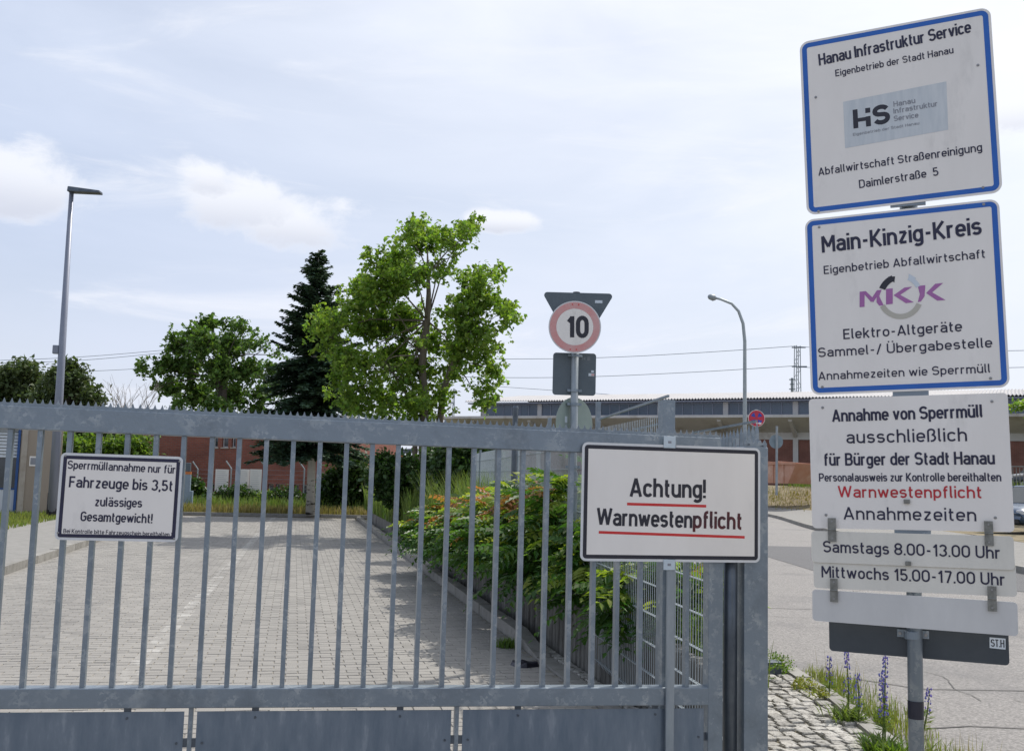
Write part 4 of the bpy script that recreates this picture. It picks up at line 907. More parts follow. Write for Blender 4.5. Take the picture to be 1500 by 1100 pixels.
mb = MB(); stroke(mb, [Vector((-1 * s_, -7.2 * s_)), Vector((4.5 * s_, -7.2 * s_))], False, 1.6 * s_, .003); mb.sheet([(4 * s_, -5 * s_), (4 * s_, -9.4 * s_), (8 * s_, -7.2 * s_)][::-1], .0032)
mb.build('white_arrow', W_SIGN, dk, M)
v = atD(1137.5, 647, 45); gz = 1.2; b = Vector((v.x, v.y, gz)); rs = thing('round_sign', tuple(b), 'grey back of a round sign on a post by the bank railing', 'sign')
MB().tube([b, atD(1138, 624, 45)], .055, 8).build('post', G_POLE, rs)
MB().prism(ipoly((0, 0), 10.2 * 45 / FPX, 28), -.01, 0).build('sign_back', mat('sign_back_blue_grey', (.22, .28, .32, 1), rough=.5), rs, vframe(v + fwd * .07, r0))

# ------------------------------------------------------------ foliage makers
rng = np.random.default_rng(11)
def mesh_quads(name, V, mat_, smooth=False):
    n = len(V) // 4; me = bpy.data.meshes.new(name); me.vertices.add(n * 4); me.vertices.foreach_set('co', V.astype(np.float32).ravel())
    me.loops.add(n * 4); me.loops.foreach_set('vertex_index', np.arange(n * 4, dtype=np.int32)); me.polygons.add(n)
    me.polygons.foreach_set('loop_start', np.arange(n, dtype=np.int32) * 4); me.polygons.foreach_set('loop_total', np.full(n, 4, dtype=np.int32)); me.update(calc_edges=True)
    me.materials.append(mat_); return me
def leaf_quads(P_, size, up=.35, aspect=.62, drop=0.0):
    n = len(P_); D_ = rng.normal(size=(n, 3)); D_[:, 2] -= drop; D_ /= np.linalg.norm(D_, axis=1)[:, None]
    Nn = rng.normal(size=(n, 3)); Nn[:, 2] = np.abs(Nn[:, 2]) + up; Wv = np.cross(D_, Nn); Wv /= np.linalg.norm(Wv, axis=1)[:, None] + 1e-9; Nn = np.cross(Wv, D_)
    s_ = size * rng.uniform(.65, 1.3, size=(n, 1))
    V = np.stack([P_ - D_ * s_ * .5, P_ + Wv * s_ * aspect * .5 + Nn * s_ * .12, P_ + D_ * s_ * .5, P_ - Wv * s_ * aspect * .5 + Nn * s_ * .12], axis=1)
    return V.reshape(-1, 3)
def clump_points(blobs, nclump, per, cr, shell=.45):
    """blobs: (center, rx, ry, rz); clumps mostly near the surface, leaves round each clump"""
    vol = np.array([b[1] * b[2] * b[3] for b in blobs]) ** (2 / 3); pr = vol / vol.sum(); idx = rng.choice(len(blobs), nclump, p=pr)
    C0 = np.array([tuple(b[0]) for b in blobs])[idx]; Rr = np.array([[b[1], b[2], b[3]] for b in blobs])[idx]
    d = rng.normal(size=(nclump, 3)); d /= np.linalg.norm(d, axis=1)[:, None]; rr = rng.uniform(shell, 1.0, size=(nclump, 1)) ** .6
    C1 = C0 + d * Rr * rr; sz = rng.uniform(.55, 1.3, size=(nclump, 1)) * cr
    P_ = np.repeat(C1, per, axis=0) + rng.normal(size=(nclump * per, 3)) * np.repeat(sz, per, axis=0) * np.array([.5, .5, .38])
    return P_, C1
def crown(name, parent, blobs, nclump, per, cr, size, mat_, kind=None, **kw):
    P_, C1 = clump_points(blobs, nclump, per, cr); me = mesh_quads(name, leaf_quads(P_, size, **kw), mat_); return link(name, me, None, parent, kind=kind), C1
def tufts(name, parent, blobs, ntw, per, tl, size, mat_, inner=.25, droop=.0, spread=.16):
    """leafy twigs: each starts inside a blob and grows outwards and up, with leaves set along it"""
    vol = np.array([b[1] * b[2] * b[3] for b in blobs]) ** .6; idx = rng.choice(len(blobs), ntw, p=vol / vol.sum())
    C0 = np.array([tuple(b[0]) for b in blobs])[idx]; Rr = np.array([[b[1], b[2], b[3]] for b in blobs])[idx]
    d = rng.normal(size=(ntw, 3)); d /= np.linalg.norm(d, axis=1)[:, None]; rr = rng.uniform(inner, 1.0, size=(ntw, 1)) ** .7
    B0 = C0 + d * Rr * rr; g = d * .9 + rng.normal(size=(ntw, 3)) * .45; g[:, 2] += .42 - droop; g /= np.linalg.norm(g, axis=1)[:, None]
    L_ = tl * rng.uniform(.45, 1.35, size=(ntw, 1)); t = rng.random((ntw, per, 1)); cur = np.zeros((ntw, per, 3)); cur[:, :, 2] = -.18 * (t[:, :, 0] ** 2) * L_
    P_ = (B0[:, None, :] + g[:, None, :] * L_[:, None, :] * t + cur + rng.normal(size=(ntw, per, 3)) * (spread * tl * (1.1 - .7 * t))).reshape(-1, 3)
    V = leaf_quads(P_, size, up=.7, aspect=.7); me = mesh_quads(name, V, mat_); o = link(name, me, None, parent)
    mb = MB(); step = max(1, ntw // 700)
    for i in range(0, ntw, step): mb.tube([Vector(C0[i]).lerp(Vector(B0[i]), .3), Vector(B0[i]), Vector(B0[i] + g[i] * L_[i] * .8)], [tl * .022, tl * .016, tl * .006], 3, caps=False)
    mb.build('twigs', BARK, parent, kind='stuff'); return o
def limbs(parent, base, tops, r0_, mat_, fork=.45, name='limb', twigs=None, hub=None):
    mb = MB()
    for (st_, t, r) in tops:
        st_ = Vector(st_); t = Vector(t); mid = st_.lerp(t, .5) + Vector((random.uniform(-.1, .1), random.uniform(-.1, .1), .12)) * (t - st_).length * .6
        mb.tube([st_, st_.lerp(mid, .55), mid, t], [r, r * .8, r * .55, r * .15], 6)
    return mb.build(name, mat_, parent, smooth=True)
def pb(px_, py_, d, rpx, dz=1.0, dy=1.0, dd=0):
    r = rpx * d / FPX; return (atD(px_, py_, d + dd), r, r * dy, r * dz)

BARK = mat('bark', (.11, .09, .07, 1), (.17, .145, .115, 1), scale=9, rough=.95, stretch=(1, 1, .25), bump=.6, bscale=18)
BARKD = mat('dark_bark', (.05, .042, .035, 1), (.08, .068, .055, 1), scale=9, rough=.95, bump=.5)
BIRCH = mat('birch_bark', (.42, .40, .36, 1), (.50, .48, .44, 1), scale=4, rough=.8, spot=(.04, .035, .03, 1), spot_s=2.2, spot_lo=.55, spot_hi=.58, stretch=(.6, .6, 3.0))
TWIG = mat('bare_twig', (.22, .19, .16, 1), (.28, .25, .21, 1), scale=9, rough=.9)
L_MAPLE = mat('maple_leaf', (.215, .31, .06, 1), (.12, .195, .035, 1), scale=1.4, rough=.5, island=.30, trans=.46, spec=.35)
L_ROUND = mat('broad_leaf', (.115, .19, .045, 1), (.075, .135, .032, 1), scale=.4, rough=.55, island=.30, trans=.35, spec=.3)
L_FAR = mat('far_leaf', (.06, .085, .036, 1), (.075, .105, .042, 1), scale=.3, rough=.6, island=.25, trans=.25, spec=.3)
L_SPR = mat('spruce_needle', (.052, .098, .062, 1), (.082, .135, .08, 1), scale=.8, rough=.6, island=.35, trans=.10, spec=.3)
L_HEDGE = mat('hedge_leaf', (.045, .085, .02, 1), (.03, .065, .016, 1), scale=.8, rough=.5, island=.35, trans=.30, spec=.4)
L_LIGHT = mat('light_leaf', (.13, .20, .04, 1), (.10, .16, .03, 1), scale=.8, rough=.5, island=.3, trans=.45, spec=.35)
L_SUMAC = mat('pinnate_leaf', (.04, .095, .020, 1), (.065, .13, .024, 1), scale=1.6, rough=.42, island=.25, trans=.42, spec=.45)
L_SUMY = mat('pinnate_leaf_yellow', (.27, .30, .05, 1), (.17, .26, .04, 1), scale=2.5, rough=.45, island=.25, trans=.42, spec=.4)
L_SUMR = mat('pinnate_leaf_red', (.30, .10, .05, 1), (.27, .16, .06, 1), scale=2.5, rough=.45, island=.3, trans=.40, spec=.4)
GRASS = mat('tall_grass', (.11, .17, .04, 1), (.16, .20, .065, 1), scale=.9, rough=.7, island=.3, trans=.35, spec=.3)
GRASSD = mat('dry_grass', (.27, .22, .11, 1), (.20, .17, .08, 1), scale=.9, rough=.8, island=.3, trans=.3, spec=.2)
GRASSG = mat('mown_grass', (.14, .19, .045, 1), (.22, .23, .08, 1), scale=.9, rough=.8, island=.3, trans=.35, spec=.2)

# ------------------------------------------------------------ the bright maple right of the spruce
MD = 27
bs = Vector((3.45, 27.0, .4)); mt = thing('maple_tree', tuple(bs), 'large bright green broadleaf tree with several trunks behind the planter', 'tree')
j1 = atD(620, 640, MD); j2 = atD(621, 575, MD); j3 = atD(626, 470, MD); j4 = atD(627, 400, MD)
MB().tube([bs, j1, j2, atD(618, 535, MD), j3, atD(628, 430, MD), j4, atD(626, 365, MD)], [.17, .13, .115, .10, .085, .065, .045, .015], 10).build('trunk', BARK, mt, smooth=True)
b2 = atD(660, 700, MD); b2.z = .4
MB().tube([b2, atD(644, 620, MD), atD(650, 570, MD), atD(664, 530, MD), atD(690, 480, MD)], [.13, .10, .085, .07, .035], 10).build('trunk', BARK, mt, smooth=True)
b3 = atD(607, 690, MD + .3); b3.z = .4
MB().tube([b3, atD(609, 620, MD), atD(604, 590, MD), atD(575, 545, MD)], [.08, .07, .055, .03], 8).build('trunk', BARK, mt, smooth=True)
ML = [(598,348,22),(625,352,34),(650,350,24),(681,335,15),(676,370,13),(652,392,18),(585,385,36),(550,388,26),(608,405,32),(530,420,24),(560,432,42),(520,455,28),(500,482,22),(480,492,18),(548,480,42),(590,470,36),(640,500,30),
      (692,415,28),(705,442,32),(675,458,34),(722,405,16),(741,452,13),(738,470,12),(690,490,34),(720,500,20),(705,530,26),(728,545,12),(716,572,15),(703,588,10),(670,520,26),(655,545,24),
      (508,525,28),(540,535,36),(580,530,40),(615,545,30),(495,555,22),(530,575,28),(565,585,32),(600,590,26),(640,585,24),(650,600,16),(520,600,20),(480,470,12),(583,620,14),(685,345,9),(478,515,18),(505,585,22),(560,620,22),(466,488,12),(600,615,20),(630,615,16),(745,458,8),(690,328,9)]
blobs = [pb(x, y, MD, max(3, r - 13) * .82, .8, 1.0, random.uniform(-1.6, 1.6) * (1 if r > 25 else .5)) for x, y, r in ML]
for (x, y, r) in list(ML):
    for _ in range(2):
        a = random.uniform(0, 6.28); rr = random.uniform(3, 6); blobs.append(pb(x + math.cos(a) * (r * .72), y + math.sin(a) * (r * .72), MD, rr, .9, 1, random.uniform(-1.2, 1.2)))
tufts('crown', mt, blobs, 2300, 15, .40, .125, L_MAPLE)
tops = []
for i, (x, y, r) in enumerate(ML):
    src = random.choice([j2, atD(620, 520, MD), j3]) if y > 420 else random.choice([j3, j4])
    if x > 670 and y > 400: src = atD(664, 530, MD)
    if random.random() < .6: tops.append((src, blobs[i][0], .028))
limbs(mt, bs, tops, .05, BARK)
# ------------------------------------------------------------ spruce
SD = 37
bs = atD(455, 735, SD); bs.z = .1; ap = atD(467, 366, SD); spt = thing('spruce_tree', tuple(bs), 'dark conical spruce standing left of the bright broadleaf tree', 'tree')
ax = ap - bs; MB().tube([bs, bs + ax * .4, ap], [.17, .11, .015], 8).build('trunk', BIRCH, spt, smooth=True)
Vs = []; wood = MB(); hgt = ax.z
zz = 2.2
while zz < hgt - .05:
    f_ = zz / hgt; rad = 2.85 * (1 - f_) ** .78 * (1.0 if f_ > .25 else .9) + .07; nb = 11 if f_ < .8 else 7
    for k in range(nb):
        if random.random() < .10: continue
        a = random.uniform(0, 6.283); zo = random.uniform(-.14, .14); L_ = rad * random.uniform(.72, 1.12); o_ = bs + ax * f_; dr = Vector((math.cos(a), math.sin(a), 0))
        npt = max(3, int(L_ / .13)); pts = []
        for i in range(npt + 1):
            t = i / npt; pts.append(o_ + dr * L_ * t + Vector((0, 0, zo + (.25 if f_ > .6 else -.02) * L_ * t - (.30 if f_ < .6 else .1) * L_ * t * t + .12 * L_ * t ** 3)))
        wood.tube(pts[::2] if len(pts) > 4 else pts, .018, 3, caps=False)
        side = Vector((-dr.y, dr.x, 0))
        for i in range(1, npt + 1):
            t = i / npt; wd = .40 * (1 - t * .75) * min(1, L_ / 1.2) + .10
            for s_ in (-1, 1):
                for q in range(6):
                    d = (side * s_ * random.uniform(.5, 1) + dr * random.uniform(.3, .9) + Vector((0, 0, random.uniform(-.45, .15)))).normalized(); l_ = wd * random.uniform(.6, 1.1)
                    p_ = pts[i] + Vector((random.uniform(-.05, .05), random.uniform(-.05, .05), random.uniform(-.04, .04))); e = p_ + d * l_; up_ = Vector((random.uniform(-.5, .5), random.uniform(-.5, .5), 1)); wv = d.cross(up_).normalized() * .06
                    Vs += [p_ - wv * .6, p_ + d * l_ * .5 - wv + Vector((0, 0, .01)), e, p_ + d * l_ * .5 + wv + Vector((0, 0, .01))]
    zz += .20 - .06 * f_
V = np.array([tuple(v) for v in Vs]); link('crown', mesh_quads('crown', V, L_SPR), None, spt); wood.build('limb', BARKD, spt)
# ------------------------------------------------------------ round tree behind the brick building
RD = 60
bs = atD(318, 700, RD); bs.z = 0; rt = thing('round_tree', tuple(bs), 'rounded mid green tree rising behind the low brick building', 'tree')
RL = [(304,476,22),(330,478,18),(350,482,20),(285,492,20),(368,495,14),(262,510,24),(250,492,10),(300,505,28),(335,510,28),(370,512,20),(392,508,13),(240,535,22),(215,545,12),(206,538,7),(275,540,30),(320,545,32),(365,545,28),(395,545,20),(408,520,9),(250,570,24),(228,565,12),
      (290,580,30),(340,582,30),(385,580,24),(405,570,12),(262,595,18),(320,600,25),(375,600,22),(300,620,25),(350,620,25)]
blobs = [pb(x, y, RD, max(4, r - 12) * .85, .78, 1, random.uniform(-2, 2)) for x, y, r in RL]
tufts('crown', rt, blobs, 1350, 15, .72, .25, L_ROUND, spread=.17)
f1 = atD(326, 560, RD); MB().tube([bs, f1, atD(322, 520, RD)], [.38, .28, .14], 8).build('trunk', BARKD, rt, smooth=True)
limbs(rt, bs, [(f1 if random.random() < .6 else atD(322, 530, RD), b[0], .07) for b in blobs[::2]], .1, BARKD)
# left far trees
for i, (d_, BL, lab) in enumerate(((74, [(18,548,18),(38,542,16),(8,562,16),(30,565,18),(50,558,10),(-20,555,25),(15,585,20),(40,585,16),(-30,590,30)], 'dark green tree at the far left edge behind the gate top'),
                                (66, [(100,545,16),(118,550,12),(88,560,16),(75,568,14),(110,568,18),(132,580,12),(66,585,14),(95,590,22),(125,592,16),(145,588,6)], 'low dark green tree right behind the tall lamp post'))):
    b = atD(BL[0][0], 690, d_); b.z = 0; t = thing('far_tree', tuple(b), lab, 'tree', 'far trees at the left')
    bl_ = [pb(x, y, d_, r, .9, 1, random.uniform(-1.5, 1.5)) for x, y, r in BL] + [pb(x, 625, d_, 22) for x in (BL[0][0] - 5, BL[0][0] + 20)]
    crown('crown', t, bl_, 420, 20, .62, .36, L_FAR, up=.5); MB().tube([b, atD(BL[0][0] + 4, 560, d_)], [.3, .1], 7).build('trunk', BARKD, t)
    limbs(t, b, [(atD(BL[0][0] + 4, 600, d_), q_[0], .1) for q_ in bl_], .1, BARKD)
# bare shrub
bd = 52; b = atD(185, 640, bd); b.z = 0; t = thing('bare_tree', tuple(b), 'bare leafless pale branched shrub between the far trees and the round tree', 'tree'); mb = MB()
def twig(p_, d, L_, r, k):
    e = p_ + d * L_; mb.tube([p_, p_.lerp(e, .5) + Vector((random.uniform(-.03, .03), 0, 0)) * L_, e], [r, r * .8, r * .6], 4, caps=False)
    if k:
        for _ in range(3 if k > 2 else 2):
            nd = (d + Vector((random.uniform(-.55, .55), random.uniform(-.55, .55), random.uniform(-.1, .35)))).normalized(); twig(p_.lerp(e, random.uniform(.5, 1)), nd, L_ * random.uniform(.55, .8), r * .62, k - 1)
for s_ in range(3): twig(b + Vector((s_ * .4 - .4, 0, 0)), Vector((random.uniform(-.12, .15), 0, 1)).normalized(), 2.75, .045, 4)
mb.build('branches', TWIG, t)
# small tree whose leaves peek in at the right edge
b = atD(1560, 720, 40); b.z = 0.1; t = thing('young_tree', tuple(b), 'light green twig tips at the right edge before the hall roof', 'tree')
bl_ = [pb(x, y, 40, r) for x, y, r in ((1494, 592, 9), (1515, 588, 16), (1540, 570, 26), (1575, 560, 35), (1600, 610, 35), (1555, 620, 26), (1525, 612, 12))]
crown('crown', t, bl_, 150, 18, .3, .2, L_MAPLE); MB().tube([b, atD(1570, 560, 40)], [.12, .04], 8).build('trunk', BARK, t); limbs(t, b, [(atD(1565, 640, 40), q_[0], .04) for q_ in bl_], .1, BARK)

# ------------------------------------------------------------ shrubs and hedges
def shrub(loc, label, blobs, ncl, per, cr, size, mat_, name='shrub', group=None):
    t = thing(name, tuple(loc), label, 'shrub', group); crown('foliage', t, blobs, ncl, per, cr, size, mat_, up=.5)
    limbs(t, loc, [(Vector(loc) + Vector((random.uniform(-.2, .2), random.uniform(-.2, .2), 0)), b[0] + Vector((0, 0, b[3] * .4)), .025) for b in blobs], .02, BARKD, name='stem'); return t
def wb_(x, y, z, rx, ry, rz): return (Vector((x, y, z)), rx, ry, rz)
def sh_at(px_, d, label, hts, mat_, size=.12, n=160, per=20, z0=.35, wpx=30, group=None, cr=.22):
    b = atD(px_, 700, d); b.z = z0; bl = []
    for (dx, top, r) in hts:
        c_ = atD(px_ + dx, top + r, d); rr = r * d / FPX; bl.append((c_, rr, rr, rr))
    return shrub(b, label, bl, n, per, cr, size, mat_, group=group)
sh_at(578, 24, 'dark leafy shrub left of the broadleaf tree trunks', [(-14, 664, 26), (10, 662, 24), (0, 690, 26), (24, 675, 20)], L_HEDGE, .13, 260, 20)
sh_at(700, 20, 'dark dense shrub behind the planter in front of the fence', [(-30, 640, 30), (-5, 645, 32), (15, 655, 24), (-15, 675, 28), (-45, 660, 24)], L_HEDGE, .12, 330, 20)
sh_at(650, 23, 'dark shrub growing between the trunks of the broadleaf tree', [(-8, 648, 24), (16, 642, 24), (6, 680, 24), (-20, 680, 22)], L_HEDGE, .12, 220, 20)
sh_at(515, 40, 'dense dark bush at the right end of the brick building', [(-20, 690, 24), (0, 668, 22), (12, 690, 26), (-30, 712, 20)], L_HEDGE, .2, 300, 20, .1, cr=.4)
sh_at(180, 46, 'light green overgrown hedge left of the brick building', [(-80, 636, 20), (-50, 640, 20), (-20, 640, 18), (10, 638, 20), (30, 640, 16), (-65, 656, 20), (-30, 660, 20), (0, 660, 20), (25, 662, 20), (-50, 690, 30), (0, 690, 30)], L_LIGHT, .24, 420, 20, .1, cr=.45)
sh_at(150, 56, 'dark green thicket rising behind the light hedge', [(-50, 618, 24), (-10, 622, 22), (30, 620, 22), (50, 630, 14)], L_FAR, .34, 300, 20, 0, cr=.6)
sh_at(290, 41.5, 'green bush beside the ticket column at the driveway end', [(-10, 700, 16), (4, 715, 14), (-8, 725, 14), (12, 728, 12)], L_HEDGE, .15, 160, 18, .1)
for px_, lab, hh in ((345, 'weedy bush under the single white board', 712), (385, 'weedy bush below the pair of white boards', 722), (415, 'weedy bush in front of the cellar windows', 716), (440, 'low weedy bush left of the birch coloured trunk', 726), (480, 'weedy bush right of the birch coloured trunk', 712), (318, 'low weedy bush near the far left fence post', 724)):
    sh_at(px_, 42.5, lab, [(-12, hh, 11), (4, hh - 3, 12), (16, hh + 4, 10), (0, hh + 12, 12)], random.choice([L_HEDGE, L_LIGHT]), .13, 120, 14, .1, group='weedy bushes along the far verge')

# pinnate leaved bushes spilling over the palisades
def frond(L_=.42, pairs=8, mat_i=0):
    q = MB(); V_ = []
    def pos(t): return Vector((L_ * t, 0, .10 * math.sin(t * 2.2) - .16 * t * t))
    q.tube([pos(t) for t in (0, .33, .66, 1)], [.0035, .003, .002, .001], 3, caps=False)
    for i in range(pairs + 1):
        t = .16 + .84 * i / pairs; p_ = pos(t); ll = .105 * math.sin(math.pi * (.22 + .66 * t)) + .02
        for s_ in ((-1, 1) if i < pairs else (0,)):
            d = Vector((.45 + .55 * (s_ == 0), s_, -.25 + random.uniform(-.15, .15))).normalized(); wv = Vector((1, -s_ * .3, 0)).normalized() * ll * .27 if s_ else Vector((0, 1, 0)) * ll * .27; zz_ = Vector((0, 0, ll * .08))
            q.add([p_, p_ + d * ll * .45 + wv + zz_, p_ + d * ll - Vector((0, 0, ll * .15)), p_ + d * ll * .45 - wv + zz_], [(0, 1, 2, 3)])
    return q
fr = [frond(random.uniform(.38, .58), random.choice((6, 7, 8))) for _ in range(6)]
fm = {}
for mi, mm in enumerate((L_SUMAC, L_SUMY, L_SUMR)):
    for k in range(6): me = fr[k].mesh('leaf'); me.materials.append(mm); fm[mi, k] = me
frA = [(np.array(q.v), q.f) for q in fr]
def sumac(x, y, hh, wd, label, nf=330, ns=50, over=.5, red=.25):
    t = thing('pinnate_bush', (x, y, .42), label, 'shrub', 'pinnate leaved bushes over the palisade wall')
    stems = MB(); bulk = [MB(), MB(), MB()]; cand = []
    for s_ in range(14):
        a = random.uniform(0, 6.28); r = random.uniform(.1, 1) ** .6 * wd; e = Vector((x + math.cos(a) * r - over * random.random() * .6, y + math.sin(a) * r, .42 + hh * random.uniform(.55, 1.0) * (1 - .35 * (r / wd) ** 2)))
        s0_ = Vector((x + math.cos(a) * r * .3 + .1, y + math.sin(a) * r * .4, .40)); mid = s0_.lerp(e, .55) + Vector((0, 0, .1)); stems.tube([s0_, mid, e], [.012, .009, .004], 5, caps=False)
    for i in range(nf):
        a = random.uniform(0, 6.28); u_ = random.random() ** .5; r = u_ * wd; top = hh * (1 - .55 * u_ ** 2.2); z = .42 + top * random.uniform(.12, 1) ** .7
        px_ = x + math.cos(a) * r * .85 - over * .55 * (1 - z / (hh + .6)) * (1 if math.cos(a) < .3 else .2); py_ = y + math.sin(a) * r
        out = a + random.uniform(-.9, .9)
        if random.random() < .45: out = math.pi + random.uniform(-1.2, 1.2)
        tz = (z - .42) / hh
        M_ = Matrix.Translation((px_, py_, z)) @ Matrix.Rotation(out, 4, 'Z') @ Matrix.Rotation(random.uniform(-.5, .5), 4, 'X') @ Matrix.Rotation(random.uniform(-.7, .25) + .35 * (1 - tz), 4, 'Y') @ Matrix.Scale(random.uniform(.75, 1.15), 4)
        pr = random.random(); mi = 0
        if tz > .70: mi = 2 if pr < red * .8 else (1 if pr < red * .8 + .45 else 0)
        elif tz > .4: mi = 2 if pr < red * .2 else (1 if pr < .30 else 0)
        elif pr < .06: mi = 1
        cand.append((px_ + .6 * (z < .5), M_, mi))
    for i, (kx, M_, mi) in enumerate(cand):
        k = random.randrange(6)
        if i < ns: link('leaf', fm[mi, k], None, t, M_)
        else:
            v, f_ = frA[k]; A = np.array(M_); w_ = v @ A[:3, :3].T + A[:3, 3]; n0 = len(bulk[mi].v); bulk[mi].v += list(map(tuple, w_)); bulk[mi].f += [tuple(n0 + j for j in q) for q in f_]
    stems.build('stem', BARK, t)
    for mi, mm in enumerate((L_SUMAC, L_SUMY, L_SUMR)):
        if bulk[mi].v: bulk[mi].build('foliage', mm, t, kind='stuff')
sumac(3.0, 8.7, .98, .55, 'lower dark green pinnate bush nearest the gate sign', 230, 40, .3, .02)
sumac(2.86, 7.55, .62, .42, 'lowest loose pinnate bush behind the mesh under the gate sign', 150, 40, .12, .12)
shrub(Vector((2.84, 6.75, .40)), 'small light green weed bush behind the mesh close to the gate end', [wb_(2.82, 6.7, .58, .16, .25, .18), (Vector((2.88, 7.15, .66)), .16, .25, .22), (Vector((2.8, 6.35, .52)), .12, .2, .12)], 90, 22, .10, .045, L_LIGHT)
sumac(2.95, 9.9, 1.32, .75, 'tall deep green pinnate bush beside the ten limit pole', 420, 60, .5, .10)
sumac(2.92, 11.3, 1.18, .80, 'pinnate bush with reddish shoots left of the ten limit pole', 440, 50, .5, .25)
sumac(2.92, 12.9, 1.05, .85, 'pinnate bush with yellow and red tops in the middle of the planter', 440, 50, .5, .40)
sumac(2.9, 14.6, .90, .9, 'pinnate bush with orange tips beyond the middle of the planter', 420, 40, .5, .42)
sumac(2.9, 16.6, .80, .95, 'farthest pinnate bush with red tinted tops by the tall grass', 400, 40, .45, .36)

# ------------------------------------------------------------ grasses
def grass(name, label, pts, hgt, mat_, wdt=.006, bend=.35, cat='grass', seedheads=False):
    n = len(pts); h = hgt * rng.uniform(.5, 1.2, n); a = rng.uniform(0, 6.283, n); b = rng.uniform(.1, 1, n) * bend * h
    dx = np.cos(a) * b; dy = np.sin(a) * b; wx = -np.sin(a) * wdt; wy = np.cos(a) * wdt; V = np.zeros((n, 2, 4, 3)); P0_ = pts
    mid = P0_ + np.stack([dx * .3, dy * .3, h * .6], 1); tip = P0_ + np.stack([dx, dy, h], 1); W_ = np.stack([wx, wy, np.zeros(n)], 1)
    V[:, 0] = np.stack([P0_ - W_, P0_ + W_, mid + W_ * .8, mid - W_ * .8], 1); V[:, 1] = np.stack([mid - W_ * .8, mid + W_ * .8, tip + W_ * .12, tip - W_ * .12], 1)
    o = link(name, mesh_quads(name, V.reshape(-1, 3), mat_), None, kind='stuff'); setp(o, label, cat); return o
def scatter(x0, x1, y0, y1, z, n, zf=None):
    x = rng.uniform(x0, x1, n); y = rng.uniform(y0, y1, n); return np.stack([x, y, np.full(n, z) if zf is None else zf(x, y)], 1)
grass('tall_grass', 'tall pale green grass in the planter beyond the pinnate bushes', scatter(2.8, 4.9, 14.5, 23, .42, 9000), 1.15, GRASS, .0075, .5)
grass('tall_grass', 'grass hanging over the kerb at the far bend of the driveway', scatter(2.5, 4.0, 22, 37, .40, 9000), .85, GRASS, .012)
grass('tall_grass', 'thin grass at the gate end of the planter', scatter(2.64, 2.95, 5.9, 9.5, .40, 1500), .30, GRASS, .004)
grass('dry_verge_grass', 'dry brown and green grass strip beyond the driveway end', scatter(-13, 4, 38.4, 42.5, .1, 16000), .30, GRASSD, .014)
grass('verge_weeds', 'green weeds in the dry strip beyond the driveway end', scatter(-13, 4, 39.4, 43.5, .1, 5000), .5, GRASS, .018)
grass('lawn_grass', 'short bright grass at the foot of the concrete pillar', scatter(-13, -6.75, 20, 38, .06, 16000), .16, GRASSG, .013)
kc = [p_ for p_, t in along(offs(KS, 5.2), .05) if 10 < p_.y < 62]
pts = np.array([(p_.x + rng.normal() * 1.1, p_.y + rng.normal() * .3, 0) for p_ in random.choices(kc, k=6000)])
kk = np.array([(p_.x, p_.y) for p_ in KS])
def bank_z(x, y):
    i_ = np.argmin(np.hypot(kk[:, 0] - x, kk[:, 1] - y)); d = math.hypot(kk[i_, 0] - x, kk[i_, 1] - y); sh_ = shift(kk[i_, 1]); d = d if d < 2.9 else (max(2.9, d - sh_)); prof_ = [(.15, .12), (1.6, .18), (2.9, .30), (3.5, .42), (4.4, .72), (5.4, 1.05), (6.5, 1.42), (7.4, 1.60), (9, 1.62)]
    for (a, za), (b, zb2) in zip(prof_, prof_[1:]):
        if d < b: return za + (zb2 - za) * max(0, (d - a) / (b - a))
    return 1.6
for i in range(len(pts)): pts[i, 2] = bank_z(pts[i, 0], pts[i, 1]) - .03
grass('bank_grass', 'dry cut grass covering the bank below the hall railing', pts, .22, GRASSD, .022)
kc = [p_ for p_, t in along(offs(KS, 7.6), .1) if 20 < p_.y < 62]
pts = np.array([(p_.x + rng.normal() * .4, p_.y + rng.normal() * .3, 1.55) for p_ in random.choices(kc, k=3500)])
grass('railing_weeds', 'green weeds growing along the foot of the bank railing', pts, .5, GRASS, .02)
